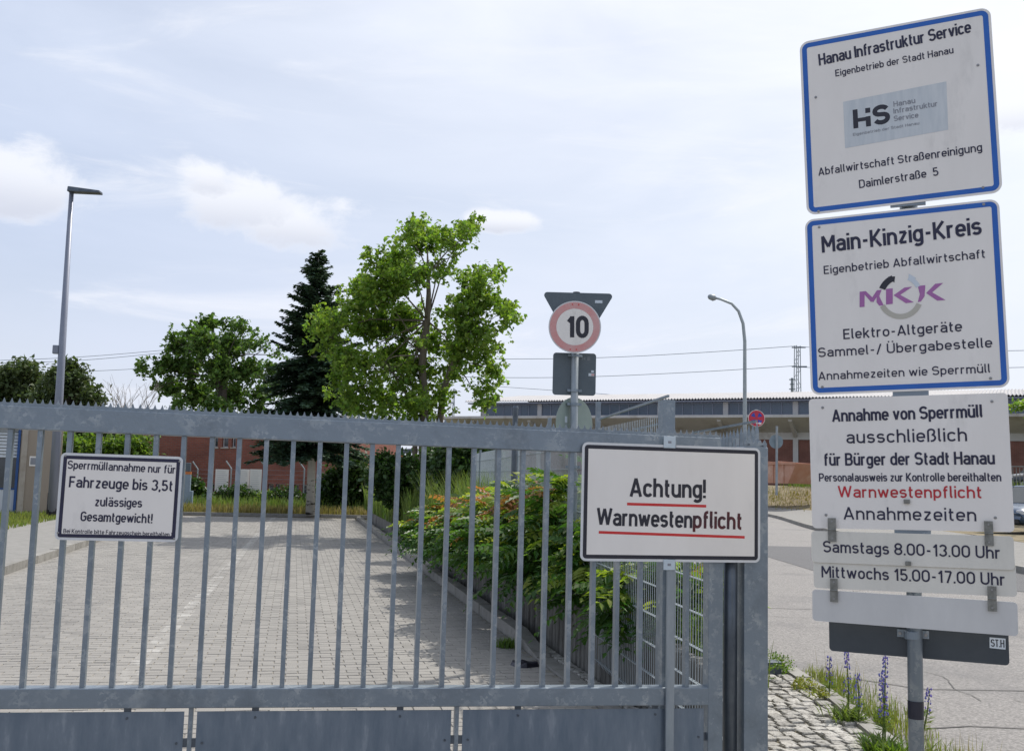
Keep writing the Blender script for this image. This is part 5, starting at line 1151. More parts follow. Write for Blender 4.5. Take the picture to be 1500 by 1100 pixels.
# weeds beside the cobbled apron
wp = []
for p_, t in along(EL, .02):
    if p_.y > 4.2:
        for _ in range(14): wp.append((p_.x + .17 + abs(rng.normal()) * .15, p_.y + rng.normal() * .05, -.01))
wp = np.array(wp); wp = wp[rng.random(len(wp)) < .55 + .4 * np.sin(wp[:, 1] * 5)]
grass('edge_weeds', 'thin weeds and grass growing along the edge of the cobbled apron', wp, .10, GRASSG, .0035, .7)
wp2 = wp[rng.random(len(wp)) < .10]; grass('edge_straw', 'dry straw stalks along the edge of the cobbled apron', wp2 + np.array([.04, 0, 0]), .22, GRASSD, .0016, .3)
FL = mat('blue_flower', (.15, .15, .50, 1), (.24, .20, .58, 1), scale=60, rough=.5, island=.3, trans=.2)
def bugloss(px_, pyb, pyt, label, lean_=0):
    b = onG(px_, pyb, 0); d = (b - EYE).dot(fwd); tp_ = atD(px_ + lean_, pyt, d); t = thing('flowering_weed', tuple(b), label, 'plant', 'blue flowering weeds by the cobbled apron')
    ax_ = tp_ - b; MB().tube([b, b + ax_ * .5 + Vector((.008, 0, 0)), tp_], [.006, .005, .002], 6).build('stem', GRASS, t)
    lf = MB(); fl = MB(); L_ = ax_.length
    for i in range(26):
        f_ = random.uniform(.0, .55); a = random.uniform(0, 6.28); p_ = b + ax_ * f_; dr = Vector((math.cos(a), math.sin(a), random.uniform(.1, .8))).normalized(); l_ = .09 * (1 - f_) + .02; s_ = Vector((-dr.y, dr.x, 0)).normalized() * .008
        lf.add([p_, p_ + dr * l_ * .5 + s_, p_ + dr * l_ - Vector((0, 0, .012)), p_ + dr * l_ * .5 - s_], [(0, 1, 2, 3)])
    for i in range(int(48 * L_ / .4)):
        f_ = .34 + .66 * random.random() ** .9; a = random.uniform(0, 6.28); p_ = b + ax_ * f_; r = (.026 * (1.25 - f_) + .006); c_ = p_ + Vector((math.cos(a) * r, math.sin(a) * r, random.uniform(-.004, .012))); s_ = random.uniform(.0045, .0095)
        fl.add([c_ + Vector(v) * s_ for v in ((1, 0, 0), (0, 1, 0), (-1, 0, 0), (0, -1, 0), (0, 0, 1.5), (0, 0, -1))], [(0, 1, 4), (1, 2, 4), (2, 3, 4), (3, 0, 4), (1, 0, 5), (2, 1, 5), (3, 2, 5), (0, 3, 5)])
    lf.build('leaves', GRASS, t); fl.build('blossoms', FL, t)
bugloss(1243, 1050, 955, 'blue flowering weed left of its neighbours at the cobble edge', -3)
bugloss(1258, 1062, 985, 'shorter blue flowering weed just right of the leftmost tall one', -2)
bugloss(1292, 1098, 960, 'tallest blue flowering weed below the dark sign back', 5)
bugloss(1297, 1095, 988, 'blue flowering weed hard beside the tallest one', -6)
bugloss(1352, 1075, 1008, 'small leaning blue flowering weed right of the signpost', 10)
bugloss(1214, 1022, 962, 'thin blue flowering weed nearest the gate post', 1)
YF = mat('yellow_leaf', (.30, .28, .04, 1), (.20, .24, .04, 1), scale=20, rough=.6, island=.3, trans=.3)
bl_ = [(onG(x, y, .05), .07, .07, .05) for x, y in ((1172, 1002), (1186, 1008), (1200, 1016), (1180, 1000))]
t = thing('yellow_weed', tuple(onG(1183, 1008, 0)), 'yellow green creeping weed at the corner of the cobbled apron', 'plant'); crown('foliage', t, bl_, 60, 14, .03, .02, YF)
bl_ = [(onG(x, y, .07), .08, .08, .08) for x, y in ((1140, 985), (1148, 975), (1136, 970))]
t = thing('tufted_weed', tuple(onG(1140, 985, 0)), 'tufted green weed behind the small rubber block', 'plant'); crown('foliage', t, bl_, 50, 14, .04, .022, L_LIGHT)
v = onG(742, 948); grass('kerb_tuft', 'small bright grass tuft growing in the driveway kerb joint', np.array([(v.x + rng.normal() * .05, v.y + rng.normal() * .04, .0) for _ in range(260)]), .09, L_LIGHT, .003, .9)

for i, (x, y, lab) in enumerate(((1288, 1092, 'leafy green weed at the foot of the tallest blue flowers'), (1240, 1046, 'leafy green weed at the foot of the left blue flowers'), (1306, 1100, 'bushy green weed left of the signpost foot'))):
    c_ = onG(x, y, .05); t = thing('leafy_weed', (c_.x, c_.y, 0), lab, 'plant', 'leafy weeds by the cobbled apron'); P_ = np.array([(c_.x + rng.normal() * .06, c_.y + rng.normal() * .06, -.01) for _ in range(170)])
    n = len(P_); h = rng.uniform(.06, .17, n); a = rng.uniform(0, 6.28, n); d_ = np.stack([np.cos(a), np.sin(a), np.zeros(n)], 1); w_ = np.stack([-np.sin(a), np.cos(a), np.zeros(n)], 1) * .007; up_ = np.array([0, 0, 1.0])
    V = np.stack([P_, P_ + d_ * h[:, None] * .35 + w_ + up_ * h[:, None] * .55, P_ + d_ * h[:, None] * .75 + up_ * h[:, None] * .85, P_ + d_ * h[:, None] * .35 - w_ + up_ * h[:, None] * .55], 1)
    link('foliage', mesh_quads('foliage', V.reshape(-1, 3), L_LIGHT if i != 1 else GRASS), None, t)

# ------------------------------------------------------------ brick building beyond the driveway
BR1 = brick_mat('red_brick', (.27, .085, .055, 1), (.215, .065, .045, 1), (.17, .13, .11, 1))
BR2 = brick_mat('hall_brick', (.22, .085, .065, 1), (.185, .07, .055, 1), (.22, .16, .13, 1))
CONC = mat('concrete', (.36, .32, .27, 1), (.42, .38, .33, 1), scale=1.5, rough=.9, spot=(.25, .21, .17, 1), spot_s=.8, bump=.3, bscale=25)
CONCP = mat('pillar_concrete', (.30, .25, .20, 1), (.34, .29, .235, 1), scale=.8, rough=.9, stretch=(2, 2, .25), bump=.3, bscale=25)
FRAME = mat('window_frame', (.55, .56, .57, 1), rough=.5)
GLASS = mat('window_glass', (.025, .035, .05, 1), (.05, .065, .09, 1), scale=.5, rough=.08, spec=.8)
GLASSH = mat('hall_glass', (.055, .085, .13, 1), (.085, .12, .17, 1), scale=.35, rough=.18, spec=.6)
ROOFM = mat('roof_sheet', (.30, .30, .30, 1), (.38, .38, .38, 1), scale=2, rough=.7)
def local(origin, ang): return Matrix.Translation(origin) @ Matrix.Rotation(ang, 4, 'Z')
def wall_holes(x0, x1, z0, z1, holes, t, y=0):
    """wall face with recessed openings: built from blocks between the holes"""
    mb = MB(); xs = sorted({x0, x1} | {h[0] for h in holes} | {h[1] for h in holes}); zs = sorted({z0, z1} | {h[2] for h in holes} | {h[3] for h in holes})
    for i in range(len(xs) - 1):
        run = None
        for j in range(len(zs) - 1):
            cx_, cz_ = (xs[i] + xs[i+1]) / 2, (zs[j] + zs[j+1]) / 2; hole = any(h[0] < cx_ < h[1] and h[2] < cz_ < h[3] for h in holes)
            if hole:
                if run is not None: mb.box(xs[i], xs[i+1], y, y + t, run, zs[j]); run = None
            elif run is None: run = zs[j]
        if run is not None: mb.box(xs[i], xs[i+1], y, y + t, run, z1)
    return mb
BO = Vector((-8.35, 45.8, 0)); bA = math.atan2(1.6, 10.2)
# facade line chosen through two points of the building's foot
pL = onG(207, 738, .0); pL = Vector((EYE + ray(207, 700) * 49)); pR = Vector((EYE + ray(496, 700) * 47.0)); BO = Vector((pL.x, pL.y, 0)); bA = math.atan2(pR.y - pL.y, pR.x - pL.x); BLn = (pR.to_2d() - pL.to_2d()).length
BM = local(BO, bA); BI = BM.inverted()
def bl_pt(px_, py_):
    n = BM.to_3x3() @ Vector((0, -1, 0)); d = ray(px_, py_); k = (BO - EYE).dot(n) / d.dot(n); q = BI @ (EYE + d * k); return q.x, q.z
bb = thing('brick_building', tuple(BO), 'low red brick building with small windows beyond the driveway end', 'building')
holes = []
for (a, b, c_, d) in ((312, 655, 320, 633), (325, 655, 335, 633), (339, 655, 346, 633), (393, 657, 401, 633), (408, 657, 416, 633), (431, 659, 440, 633), (446, 659, 454, 633), (392, 726, 401, 709), (403, 726, 411, 709), (430, 728, 438, 710), (442, 728, 450, 710), (308, 722, 314, 708)):
    x0, z0 = bl_pt(a, b); x1, z1 = bl_pt(c_, d); holes.append((x0, x1, z0, z1))
ztop = bl_pt(300, 612)[1]
wall_holes(0, BLn, -.3, ztop, holes, .3).build('wall', BR1, bb, BM)
MB().box(0, BLn, .30, 9, -.3, ztop - .002).build('wall', BR1, bb, BM)
MB().box(-.3, BLn + .3, -.3, 9.3, ztop, ztop + .22).build('roof', ROOFM, bb, BM)
for (x0, x1, z0, z1) in holes:
    f_ = MB().box(x0, x0 + .05, .13, .18, z0, z1).box(x1 - .05, x1, .13, .18, z0, z1).box(x0 + .05, x1 - .05, .13, .18, z0, z0 + .05).box(x0 + .05, x1 - .05, .13, .18, z1 - .05, z1).build('window', FRAME, bb, BM)
    MB().box(x0 + .051, x1 - .051, .15, .16, z0 + .051, z1 - .051).build('pane', GLASS, f_, BM)
    MB().box(x0 - .05, x1 + .05, -.04, .12, z0 - .06, z0 - .003).build('sill', CONC, f_, BM)
# chain link fence with slanted arms and boards
cf = thing('wire_fence', tuple(EYE + ray(300, 700) * 44)[:2] + (.1,), 'wire fence with angled post tops before the brick building', 'fence')
prev = None
for px_, pt in ((240, 685), (290, 687), (339, 686), (390, 686), (446, 687), (502, 689)):
    p_ = EYE + ray(px_, pt) * 43.5; b = Vector((p_.x, p_.y, .1)); e = p_ + Vector((-.24, 0, .32)); MB().tube([b, p_, e], .035, 6).build('fence_post', G_POLE, cf)
    if prev is not None:
        mb = MB()
        for k in range(9): mb.beam(prev + Vector((0, 0, (p_.z - .1) * k / 9 + .1)), b + Vector((0, 0, (p_.z - .1) * k / 9 + .1)), .008, .008)
        mb.build('wires', G_POLE, cf, kind='stuff')
    prev = b
for i, (a, b, c_, d, lab) in enumerate(((316, 687, 333.5, 721, 'single white information board on the far fence'), (349, 687, 364, 723, 'left one of the paired white boards on the far fence'), (366.5, 687, 382, 723.5, 'right one of the paired white boards on the far fence'))):
    A = EYE + ray(a, b) * 43.2; C_2 = EYE + ray(c_, d) * 43.2; o = thing('notice_board', tuple(Vector((A.x, A.y, C_2.z))), lab, 'board')
    dx = C_2.x - A.x; MB().box(A.x, C_2.x, A.y - .01, A.y + .01, C_2.z, A.z).build('board_panel', W_SIGN, o)
    mb = MB()
    for k in range(9): mb.box(A.x + dx * .12, C_2.x - dx * random.uniform(.1, .4), A.y - .013, A.y - .0115, A.z - (A.z - C_2.z) * (.08 + k * .085) - .02, A.z - (A.z - C_2.z) * (.08 + k * .085))
    mb.build('faded_print', W_SIGN3, o)
# ticket column
b = onG(271, 751, .0); tcx = thing('ticket_column', tuple(b), 'grey blue control column with orange band right of the small gate notice', 'machine')
s_ = (b - EYE).dot(fwd) / FPX; TC = mat('column_paint', (.22, .29, .36, 1), (.27, .34, .41, 1), scale=3, rough=.5)
MB().box(b.x - 4 * s_, b.x + 9 * s_, b.y, b.y + .3, 0, 32 * s_).build('base_cabinet', TC, tcx, bevel=.01)
MB().box(b.x - 3 * s_, b.x + 5 * s_, b.y + .02, b.y + .25, 32 * s_, 56 * s_).build('column', TC, tcx, bevel=.01)
MB().box(b.x - 3 * s_, b.x + 5 * s_, b.y + .015, b.y + .25, 56 * s_ + .002, 60 * s_).build('orange_band', mat('orange_paint', (.62, .20, .05, 1), rough=.5), tcx)
MB().box(b.x - 3 * s_, b.x + 4 * s_, b.y + .02, b.y + .25, 60 * s_ + .002, 73 * s_).build('head', BACKG, tcx, bevel=.02)
# ------------------------------------------------------------ left: workshop with roller shutter and concrete pillar
pz = onG(28, 762, .08); q0 = Vector((EYE + ray(27, 700) * 32.5)); q1 = Vector((EYE + ray(88, 700) * 33.0))
pil = thing('concrete_pillar', (q0.x, q0.y, .05), 'broad brown concrete wall slab beside the blue workshop door', 'wall')
ztp = (EYE + ray(50, 606) * 32.6).z; ang = math.atan2(q1.y - q0.y, q1.x - q0.x); PM = local((q0.x, q0.y, 0), ang); Lp = (q1 - q0).to_2d().length
MB().box(0, Lp, 0, .9, -.1, ztp).build('slab', CONCP, pil, PM, bevel=.02)
MB().box(Lp * .02, Lp * .16, -.04, -.002, -.1, ztp - .01).build('pilaster', CONC, pil, PM, bevel=.01)
MB().box(Lp * .86, Lp * .93, -.03, -.002, -.1, ztp - .01).build('pilaster', CONC, pil, PM, bevel=.01)
def pl_pt(px_, py_):
    n = PM.to_3x3() @ Vector((0, -1, 0)); o = PM.translation; d = ray(px_, py_); k = (o - EYE).dot(n) / d.dot(n); q = PM.inverted() @ (EYE + d * k); return q.x, q.z
x0, z0 = pl_pt(42.5, 682.5); x1, z1 = pl_pt(60, 668.5)
nb = MB().box(x0, x1, -.02, -.003, z0, z1).build('wall_plate', W_SIGN, None, PM); setp(nb, 'small white plate with dark stripes on the concrete wall slab', 'sign')
MB().box(x0 + .03, x0 + .2, -.024, -.021, z0 + .05, z1 - .05).box(x1 - .12, x1 - .04, -.024, -.021, z0 + .08, z1 - .1).build('stripe', GREYP, nb, PM)
wk = thing('workshop', (q0.x - 4, q0.y, 0), 'blue framed workshop gate with white roller shutter at the left edge', 'building')
BLP = mat('blue_paint', (.015, .07, .24, 1), (.02, .085, .28, 1), scale=2, rough=.45)
zs0 = pl_pt(20, 670)[1]; zs1 = pl_pt(20, 630)[1]
xd = pl_pt(22, 700)[0]; xe = -.02
mb = MB().box(xd, xe, .05, .45, -.1, ztp); mb.build('door_frame', BLP, wk, PM)
MB().box(-7, xe, .046, .44, zs1 + .05, ztp + .1).build('lintel', BLP, wk, PM) if False else MB().box(-7, xd - .003, .05, .44, zs1 + .05, ztp).build('lintel', BLP, wk, PM)
sl2 = MB().box(-6.9, 0, 0, .03, .0, .085).mesh('shutter_slat'); z = zs0
SHUT = mat('shutter_white', (.60, .63, .66, 1), (.55, .58, .61, 1), scale=2, rough=.45)
while z < zs1 + .04: link('shutter_slat', sl2, SHUT, wk, PM @ Matrix.Translation((xd - .004, .18 + .0, z)) @ Matrix.Rotation(R_(-18), 4, 'X')); z += .105
MB().box(-6.9, xd - .01, .3, .34, .9, zs0 - .01).build('window_band', GLASS, wk, PM)
MB().box(-6.9, xd - .01, .28, .36, -.1, .85).build('door_panel', SHUT, wk, PM)
MB().box(-6.9, xd - .01, .26, .37, .852, .898).build('door_rail', BLP, wk, PM)
MB().box(-7.2, -.03, .46, 8, -.1, ztp - .004).build('wall', CONC, wk, PM)

# ------------------------------------------------------------ long hall on the right
HA = (16.08, 89.61); he = Vector((.78147, -.62394)); HM = Matrix.Translation((HA[0], HA[1], 0)) @ Matrix.Rotation(math.atan2(he.y, he.x), 4, 'Z')
HCONC = mat('hall_concrete', (.47, .46, .45, 1), (.53, .52, .51, 1), scale=.7, rough=.9, spot=(.33, .30, .26, 1), spot_s=.5, bump=.2, bscale=12)
hall = thing('long_hall', (HA[0], HA[1], 1.4), 'long brick hall with clerestory windows and concrete canopy behind the street', 'building')
EL_ = 66; pitch = 5.52; x00 = .55
piers = [x00 + pitch * k for k in range(12)]
MB().box(0, EL_, 0.3, 20, 1.0, 8.15).build('core', HCONC, hall, HM)
nb = len(piers) - 1
ylw = -1.0
for k in range(nb):
    a, b = piers[k] + .22, piers[k + 1] - .22
    wl = MB().box(a, b, .02, .28, 1.0, 5.2).build('wall', BR2, hall, HM)
    # clerestory
    f_ = MB().box(a, b, .0, .12, 7.12, 7.20).box(a, b, .0, .12, 8.10, 8.18)
    npn = 6; pw = (b - a) / npn
    for i in range(npn + 1): xx = a + i * pw; f_.box(xx - .03, xx + .03, .002, .118, 7.2, 8.10)
    fo_ = f_.build('window', G_LAMP, hall, HM)
    pm0 = MB().box(.032, pw - .032, .05, .07, 7.202, 8.098).mesh('pane')
    for i in range(npn): link('pane', pm0, GLASSH, fo_, HM @ Matrix.Translation((a + i * pw, random.uniform(-.008, .008), 0)))
pm1 = MB().box(-.20, .20, -.06, .29, 1.0, 8.18).mesh('pier')
for x in piers: link('pier', pm1, HCONC, hall, HM @ Matrix.Translation((x, 0, 0)))
MB().box(-2.3, EL_, -2.6, .0 - .062, 6.78, 6.98).build('canopy_slab', HCONC, hall, HM)
MB().add([(-2.3, -2.58, 6.779), (EL_, -2.58, 6.779), (EL_, -.062, 5.75), (-2.3, -.062, 5.75), (-2.3, -2.3, 6.779), (EL_, -.062, 6.779)], [(0, 3, 2, 1)]).add([(0, -.064, 5.2), (EL_, -.064, 5.2), (EL_, -.064, 5.8), (0, -.064, 5.8)], [(0, 1, 2, 3)]).build('canopy_soffit', HCONC, hall, HM)
bk = MB().hexa([(-.14, -.1, 5.35), (.14, -.1, 5.35), (.14, -.07, 5.9), (-.14, -.07, 5.9), (-.14, -2.2, 6.5), (.14, -2.2, 6.5), (.14, -2.2, 6.74), (-.14, -2.2, 6.74)]).mesh('bracket')
for x in piers: link('bracket', bk, HCONC, hall, HM @ Matrix.Translation((x + .0, 0, 0)))
mb = MB(); n = 260; wv = .25; 
for i in range(n):  # corrugated roof edge
    a = -1 + i * wv
    if a > EL_: break
    mb.add([(a, -.9, 8.38), (a + wv / 2, -.9, 8.50), (a + wv, -.9, 8.38), (a, -.9, 8.32), (a + wv / 2, -.9, 8.44), (a + wv, -.9, 8.32), (a, 10, 9.75), (a + wv / 2, 10, 9.87), (a + wv, 10, 9.75), (a, 20, 8.4), (a + wv / 2, 20, 8.5), (a + wv, 20, 8.4)],
           [(3, 4, 1, 0), (4, 5, 2, 1), (0, 1, 7, 6), (1, 2, 8, 7), (6, 7, 10, 9), (7, 8, 11, 10)])
mb.build('corrugated_roof', mat('fibre_cement', (.42, .41, .41, 1), (.50, .49, .49, 1), scale=1, rough=.85, stretch=(1, 1, 1)), hall, HM)
MB().box(-.8, EL_, -.7, .2, 8.19, 8.31).build('eaves_beam', G_LAMP, hall, HM)
MB().box(-.5, EL_, .2, 19.9, 8.16, 8.36).build('gable_fill', HCONC, hall, HM)
# railing on top of the bank
rail = None; rp = [p_ for p_, t in along(offs(KS, 7.7), 2.0) if 8 < p_.y < 60]
rail = thing('bank_railing', (rp[0].x, rp[0].y, 1.6), 'grey bar railing along the top of the grassy bank', 'railing')
RM = mat('railing_paint', (.20, .20, .19, 1), (.26, .26, .25, 1), scale=5, rough=.6)
rb = MB().box(-.012, .012, -.012, .012, .12, 1.05).mesh('railing_bar'); rpst = MB().box(-.03, .03, -.03, .03, 0, 1.12).mesh('railing_post'); nbar = 0
for a, b in zip(rp, rp[1:]):
    MB().beam((a.x, a.y, 2.72), (b.x, b.y, 2.72), .05, .05).beam((a.x, a.y, 1.72), (b.x, b.y, 1.72), .03, .03).build('rail', RM, rail)
    link('railing_post', rpst, RM, rail, Matrix.Translation((a.x, a.y, 1.58)))
    bulk_ = MB()
    for i in range(1, 14):
        q = a.lerp(b, i / 14)
        if nbar < 280 and 30 < q.y < 56: link('railing_bar', rb, RM, rail, Matrix.Translation((q.x, q.y, 1.62))); nbar += 1
        else: bulk_.box(q.x - .012, q.x + .012, q.y - .012, q.y + .012, 1.74, 2.67)
    if bulk_.v: bulk_.build('railing_bars', RM, rail, kind='stuff')
# orange skip behind the railing
c0 = EYE + ray(1100, 700) * 62; c1 = EYE + ray(1162, 700) * 58; ang = math.atan2(c1.y - c0.y, c1.x - c0.x); L_ = (c1 - c0).to_2d().length
CM = local((c0.x, c0.y, 1.6), ang); sk = thing('skip_container', (c0.x, c0.y, 1.6), 'orange open skip with sloping end behind the railing', 'container')
ORG = mat('skip_orange', (.42, .20, .12, 1), (.50, .30, .22, 1), scale=1.2, rough=.7, spot=(.55, .38, .28, 1), spot_s=1.2)
mb = MB(); 
mb.hexa([(0, 0, .15), (L_ - .5, 0, .15), (L_ - .5, .06, .15), (0, .06, .15), (-.2, 0, 1.55), (L_ + .25, 0, 1.3), (L_ + .25, .06, 1.3), (-.2, .06, 1.55)]).hexa([(0, 2.0, .15), (L_ - .5, 2.0, .15), (L_ - .5, 2.06, .15), (0, 2.06, .15), (-.2, 2.0, 1.55), (L_ + .25, 2.0, 1.3), (L_ + .25, 2.06, 1.3), (-.2, 2.06, 1.55)])
mb.hexa([(L_ - .55, .061, .15), (L_ - .5, .061, .15), (L_ - .5, 1.999, .15), (L_ - .55, 1.999, .15), (L_ + .2, .061, 1.3), (L_ + .25, .061, 1.3), (L_ + .25, 1.999, 1.3), (L_ + .2, 1.999, 1.3)]).box(0, L_ - .6, .07, 1.99, .15, .2)
mb.build('body', ORG, sk, CM)
rbm = MB().box(-.04, .04, -.06, -.001, .2, 1.3).mesh('rib')
for k in range(4): link('rib', rbm, ORG, sk, CM @ Matrix.Translation((.3 + k * (L_ - 1) / 3.2, 0, 0)))
MB().box(-.2, L_ + .25, -.08, -.002, 1.25, 1.36).build('rim', ORG, sk, CM)
# orange loading frame seen left behind the shrubs
c0 = EYE + ray(497, 674) * 55; c1 = EYE + ray(590, 672) * 58; o = thing('orange_barrier', (c0.x, c0.y, 0), 'orange horizontal girder far behind the fence between the trees', 'barrier')
MB().beam(c0, c1, .3, .38).build('girder', mat('girder_orange', (.50, .17, .03, 1), rough=.6), o)
for t in (.05, .5, .95): q = c0.lerp(c1, t); MB().box(q.x - .08, q.x + .08, q.y - .08, q.y + .08, 0, q.z - .19).build('leg', G_DARK, o)
c0 = EYE + ray(527, 664) * 75; c1 = EYE + ray(610, 660) * 78
o = MB().beam(c0, c1, .5, .35).build('dark_beam', G_DARK); setp(o, 'dark flat roof edge glimpsed far behind the tree trunks', 'building')
hx_ = thing('far_shed', (c0.x, c0.y + 2, 0), 'pale distant shed glimpsed between the tree trunks', 'building') if False else None

# ------------------------------------------------------------ cars
CG = mat('car_glass', (.03, .04, .045, 1), (.05, .06, .065, 1), scale=2, rough=.05, spec=.9)
TYRE = mat('tyre', (.02, .02, .02, 1), rough=.85); RIMM = mat('wheel_rim', (.45, .46, .48, 1), rough=.3, metal=.8); TRIM = mat('black_trim', (.02, .02, .022, 1), rough=.5)
HL = mat('headlight_glass', (.6, .62, .65, 1), rough=.1, spec=.9); TL = mat('tail_light', (.4, .01, .01, 1), rough=.15)
def car(loc, ang, paint, label, L_=4.2, W_=1.75, Hh=1.48):
    t = thing('parked_car', tuple(loc), label, 'car'); M = local(loc, ang); hw = W_ / 2
    # side profile stations: x, belt z, half width ; body lofted
    st_ = [(0, .45, .62, .70), (.05, .30, .78, .80), (.45, .24, .86, .86), (1.1, .22, .95, .875), (2.2, .22, .97, .875), (3.3, .22, .98, .87), (3.9, .26, .98, .84), (4.12, .34, .90, .78), (4.2, .45, .78, .70)]
    mb = MB(); rings = []
    for (x, zb, zt2, w2) in st_:
        k = w2 / .875 * hw; rings.append([(x, -k * .94, zb), (x, -k, zb + .14), (x, -k, (zb + zt2) / 2), (x, -k * .93, zt2), (x, 0, zt2 + .03), (x, k * .93, zt2), (x, k, (zb + zt2) / 2), (x, k, zb + .14), (x, k * .94, zb)])
    n = 9; vs = [v for r in rings for v in r]; fs = [(i * n + j, i * n + (j + 1) % n, (i + 1) * n + (j + 1) % n, (i + 1) * n + j) for i in range(len(st_) - 1) for j in range(n)] + [tuple(range(n)), tuple((len(st_) - 1) * n + j for j in range(n - 1, -1, -1))]
    b = mb.add(vs, fs).build('body', paint, t, M, smooth=True); sbm = b.modifiers.new('round', 'SUBSURF'); sbm.levels = 1; sbm.render_levels = 2
    # cabin
    kb, kt = hw * .90, hw * .70
    cab = [(1.0, kb, .95), (3.95, kb * .95, .98)]; A = [(.98, -kb, .94), (3.98, -kb * .95, .96), (3.98, kb * .95, .96), (.98, kb, .94), (1.75, -kt, Hh), (3.45, -kt, Hh - .03), (3.45, kt, Hh - .03), (1.75, kt, Hh)]
    MB().hexa(A).build('glasshouse', CG, t, M, bevel=.05)
    MB().hexa([(1.72, -kt - .02, Hh - .015), (3.5, -kt - .02, Hh - .045), (3.5, kt + .02, Hh - .045), (1.72, kt + .02, Hh - .015), (1.82, -kt + .05, Hh + .035), (3.35, -kt + .05, Hh + .01), (3.35, kt - .05, Hh + .01), (1.82, kt - .05, Hh + .035)]).build('roof', paint, t, M, bevel=.02)
    mb = MB()
    for s_ in (-1, 1):
        for (xb, xt) in ((1.0, 1.76), (2.35, 2.4), (3.35, 3.1), (3.95, 3.45)): mb.beam((xb, s_ * (kb + .012), .95), (xt, s_ * (kt + .012), Hh - .01), .07, .03)
    mb.build('pillars', paint, t, M)
    for s_ in (-1, 1):
        for x in (.78, 3.38):
            w_ = MB().tube([(x, s_ * (hw - .2), .31), (x, s_ * (hw - .005), .31)], .31, 24).build('wheel', TYRE, t, M, smooth=False); MB().tube([(x, s_ * (hw - .02), .31), (x, s_ * (hw + .006), .31)], .20, 16).build('rim', RIMM, w_, M)
        MB().box(.02, .32, min(s_ * .5, s_ * .78), max(s_ * .5, s_ * .78), .60, .74).build('headlight', HL, t, M, bevel=.03); MB().box(4.0, 4.19, min(s_ * .55, s_ * .78), max(s_ * .55, s_ * .78), .68, .90).build('tail_light', TL, t, M, bevel=.03)
        MB().box(1.35, 1.5, min(s_ * (hw - .02), s_ * (hw + .14)), max(s_ * (hw - .02), s_ * (hw + .14)), .93, 1.06).build('mirror', TRIM, t, M, bevel=.02)
    MB().box(-.02, .06, -.6, .6, .32, .46).build('grille', TRIM, t, M, bevel=.01); MB().box(-.03, -.021 + .0, -.26, .26, .40, .50).build('number_plate', W_SIGN, t, M); return t
v = EYE + ray(1466, 795) * 31.5
car((v.x, v.y, .33), R_(20), mat('car_paint_blue', (.035, .07, .13, 1), (.04, .08, .15, 1), rough=.25, coat=.6, spec=.6), 'dark blue car parked beyond the kerb behind the signpost boards')
v = EYE + ray(1468, 700) * 50
car((v.x, v.y, 1.62), R_(-25), mat('car_paint_dark', (.012, .016, .022, 1), rough=.2, coat=.8, spec=.6), 'dark car parked up on the hall yard right of the boards', Hh=1.6)

# ------------------------------------------------------------ railway masts and wires
def mast(px_, ptop, d, label, wpx=8, arms=()):
    b = EYE + ray(px_, 700) * d; b.z = 0; tz = (EYE + ray(px_, ptop) * d).z; w_ = wpx * d / FPX / 2; t = thing('railway_mast', tuple(b), label, 'mast'); mb = MB()
    k = 0; z = 0
    for sx in (-1, 1):
        for sy in (-1, 1): mb.beam((b.x + sx * w_, b.y + sy * w_, 0), (b.x + sx * w_ * .6, b.y + sy * w_ * .6, tz), .07, .07)
    while z < tz - .8:
        f0 = 1 - .4 * z / tz; f1 = 1 - .4 * (z + .9) / tz; s_ = 1 if k % 2 else -1
        for sy in (-1, 1): mb.beam((b.x - s_ * w_ * f0, b.y + sy * w_ * f0, z), (b.x + s_ * w_ * f1, b.y + sy * w_ * f1, z + .9), .04, .04)
        z += .9; k += 1
    mb.build('lattice', G_POLE, t)
    mb = MB()
    for (py_, x0, x1) in arms: q = EYE + ray(px_, py_) * d; mb.beam(EYE + ray(x0, py_) * d, EYE + ray(x1, py_) * d, .12, .12)
    if mb.v: mb.build('cross_arm', BACKG, t)
    return t
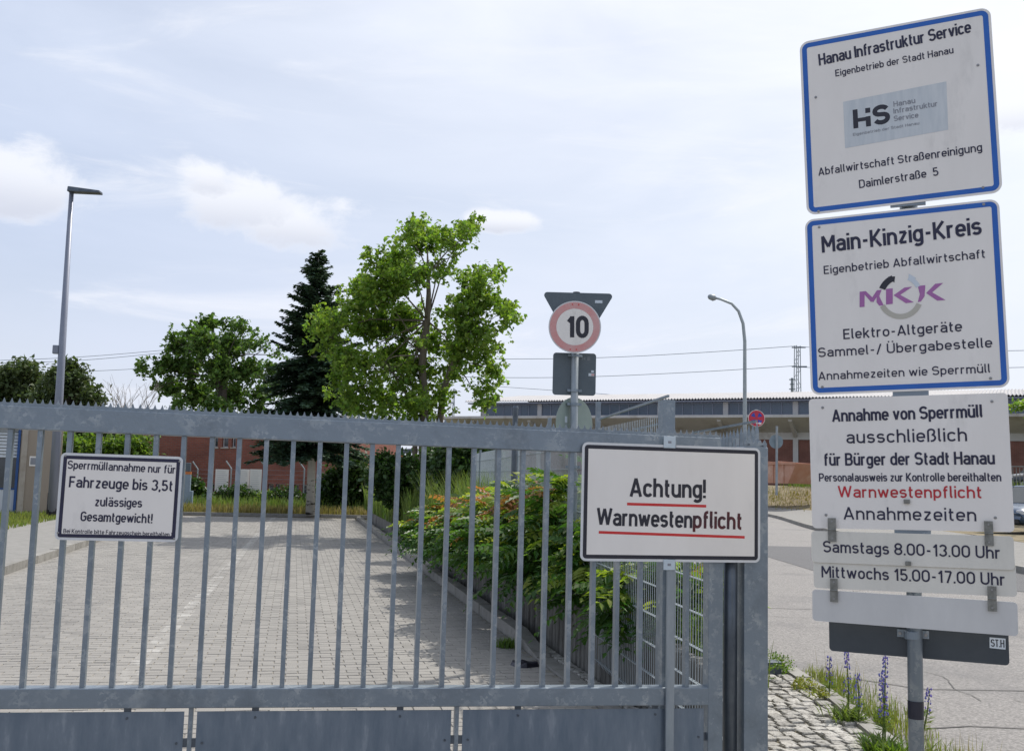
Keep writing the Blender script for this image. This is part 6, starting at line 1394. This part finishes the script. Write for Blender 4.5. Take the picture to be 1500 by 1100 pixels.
mast(1168.5, 504, 110, 'lattice railway mast rising above the hall roof left of the boards', 10, ((509, 1160, 1180), (537, 1160, 1182)))
mast(1160.5, 552, 130, 'small thin mast left of the lattice mast over the hall roof', 3, ((556, 1156, 1165), (570, 1156, 1165), (563, 1157, 1164)))
mast(661, 568, 120, 'thin lattice mast right of the broadleaf tree trunks', 3, ((574, 657, 665), (590, 658, 664)))
def wire(pts, r, label, dep_=None):
    P_ = [EYE + ray(x, y) * d for x, y, d in pts]; o = MB().tube(crs3(P_), r, 3, caps=False).build('overhead_wire', BACKG); setp(o, label, 'wire', 'overhead railway wires')
def crs3(P_):
    if len(P_) < 3: return P_
    o = []
    for i in range(len(P_) - 1):
        a = P_[max(i - 1, 0)]; b = P_[i]; c_ = P_[i + 1]; d = P_[min(i + 2, len(P_) - 1)]
        for j in range(6):
            t = j / 6; o.append(.5 * ((2 * b) + (c_ - a) * t + (2 * a - 5 * b + 4 * c_ - d) * t * t + (3 * b - a - 3 * c_ + d) * t ** 3))
    return o + [P_[-1]]
wire([(560, 524, 124), (740, 526, 120), (880, 524, 117), (1020, 517, 113), (1166, 507, 110)], .035, 'upper overhead wire running to the top of the lattice mast')
wire([(560, 548, 124), (725, 553, 120), (860, 552, 117), (1020, 545, 113), (1166, 536, 110)], .035, 'lower overhead wire running to the middle of the lattice mast')
wire([(1170, 508, 110), (1330, 515, 106), (1600, 512, 100)], .035, 'upper overhead wire right of the lattice mast behind the boards')
wire([(1170, 538, 110), (1330, 541, 106), (1600, 536, 100)], .035, 'lower overhead wire right of the lattice mast behind the boards')
wire([(725, 566, 118), (880, 577, 100), (1000, 588, 90)], .03, 'thin wire falling to the hall roof behind the ten limit pole')
wire([(-60, 530, 95), (100, 524, 98), (230, 514, 102), (320, 505, 105)], .03, 'upper overhead wire crossing behind the tall lamp post')
wire([(-60, 533, 95), (100, 529, 98), (230, 518, 102), (320, 508, 105)], .03, 'second overhead wire just below the upper one at the left')
wire([(60, 545, 95), (150, 543, 98), (250, 537, 102), (330, 530, 105)], .03, 'lowest overhead wire between the tall lamp and the round tree')
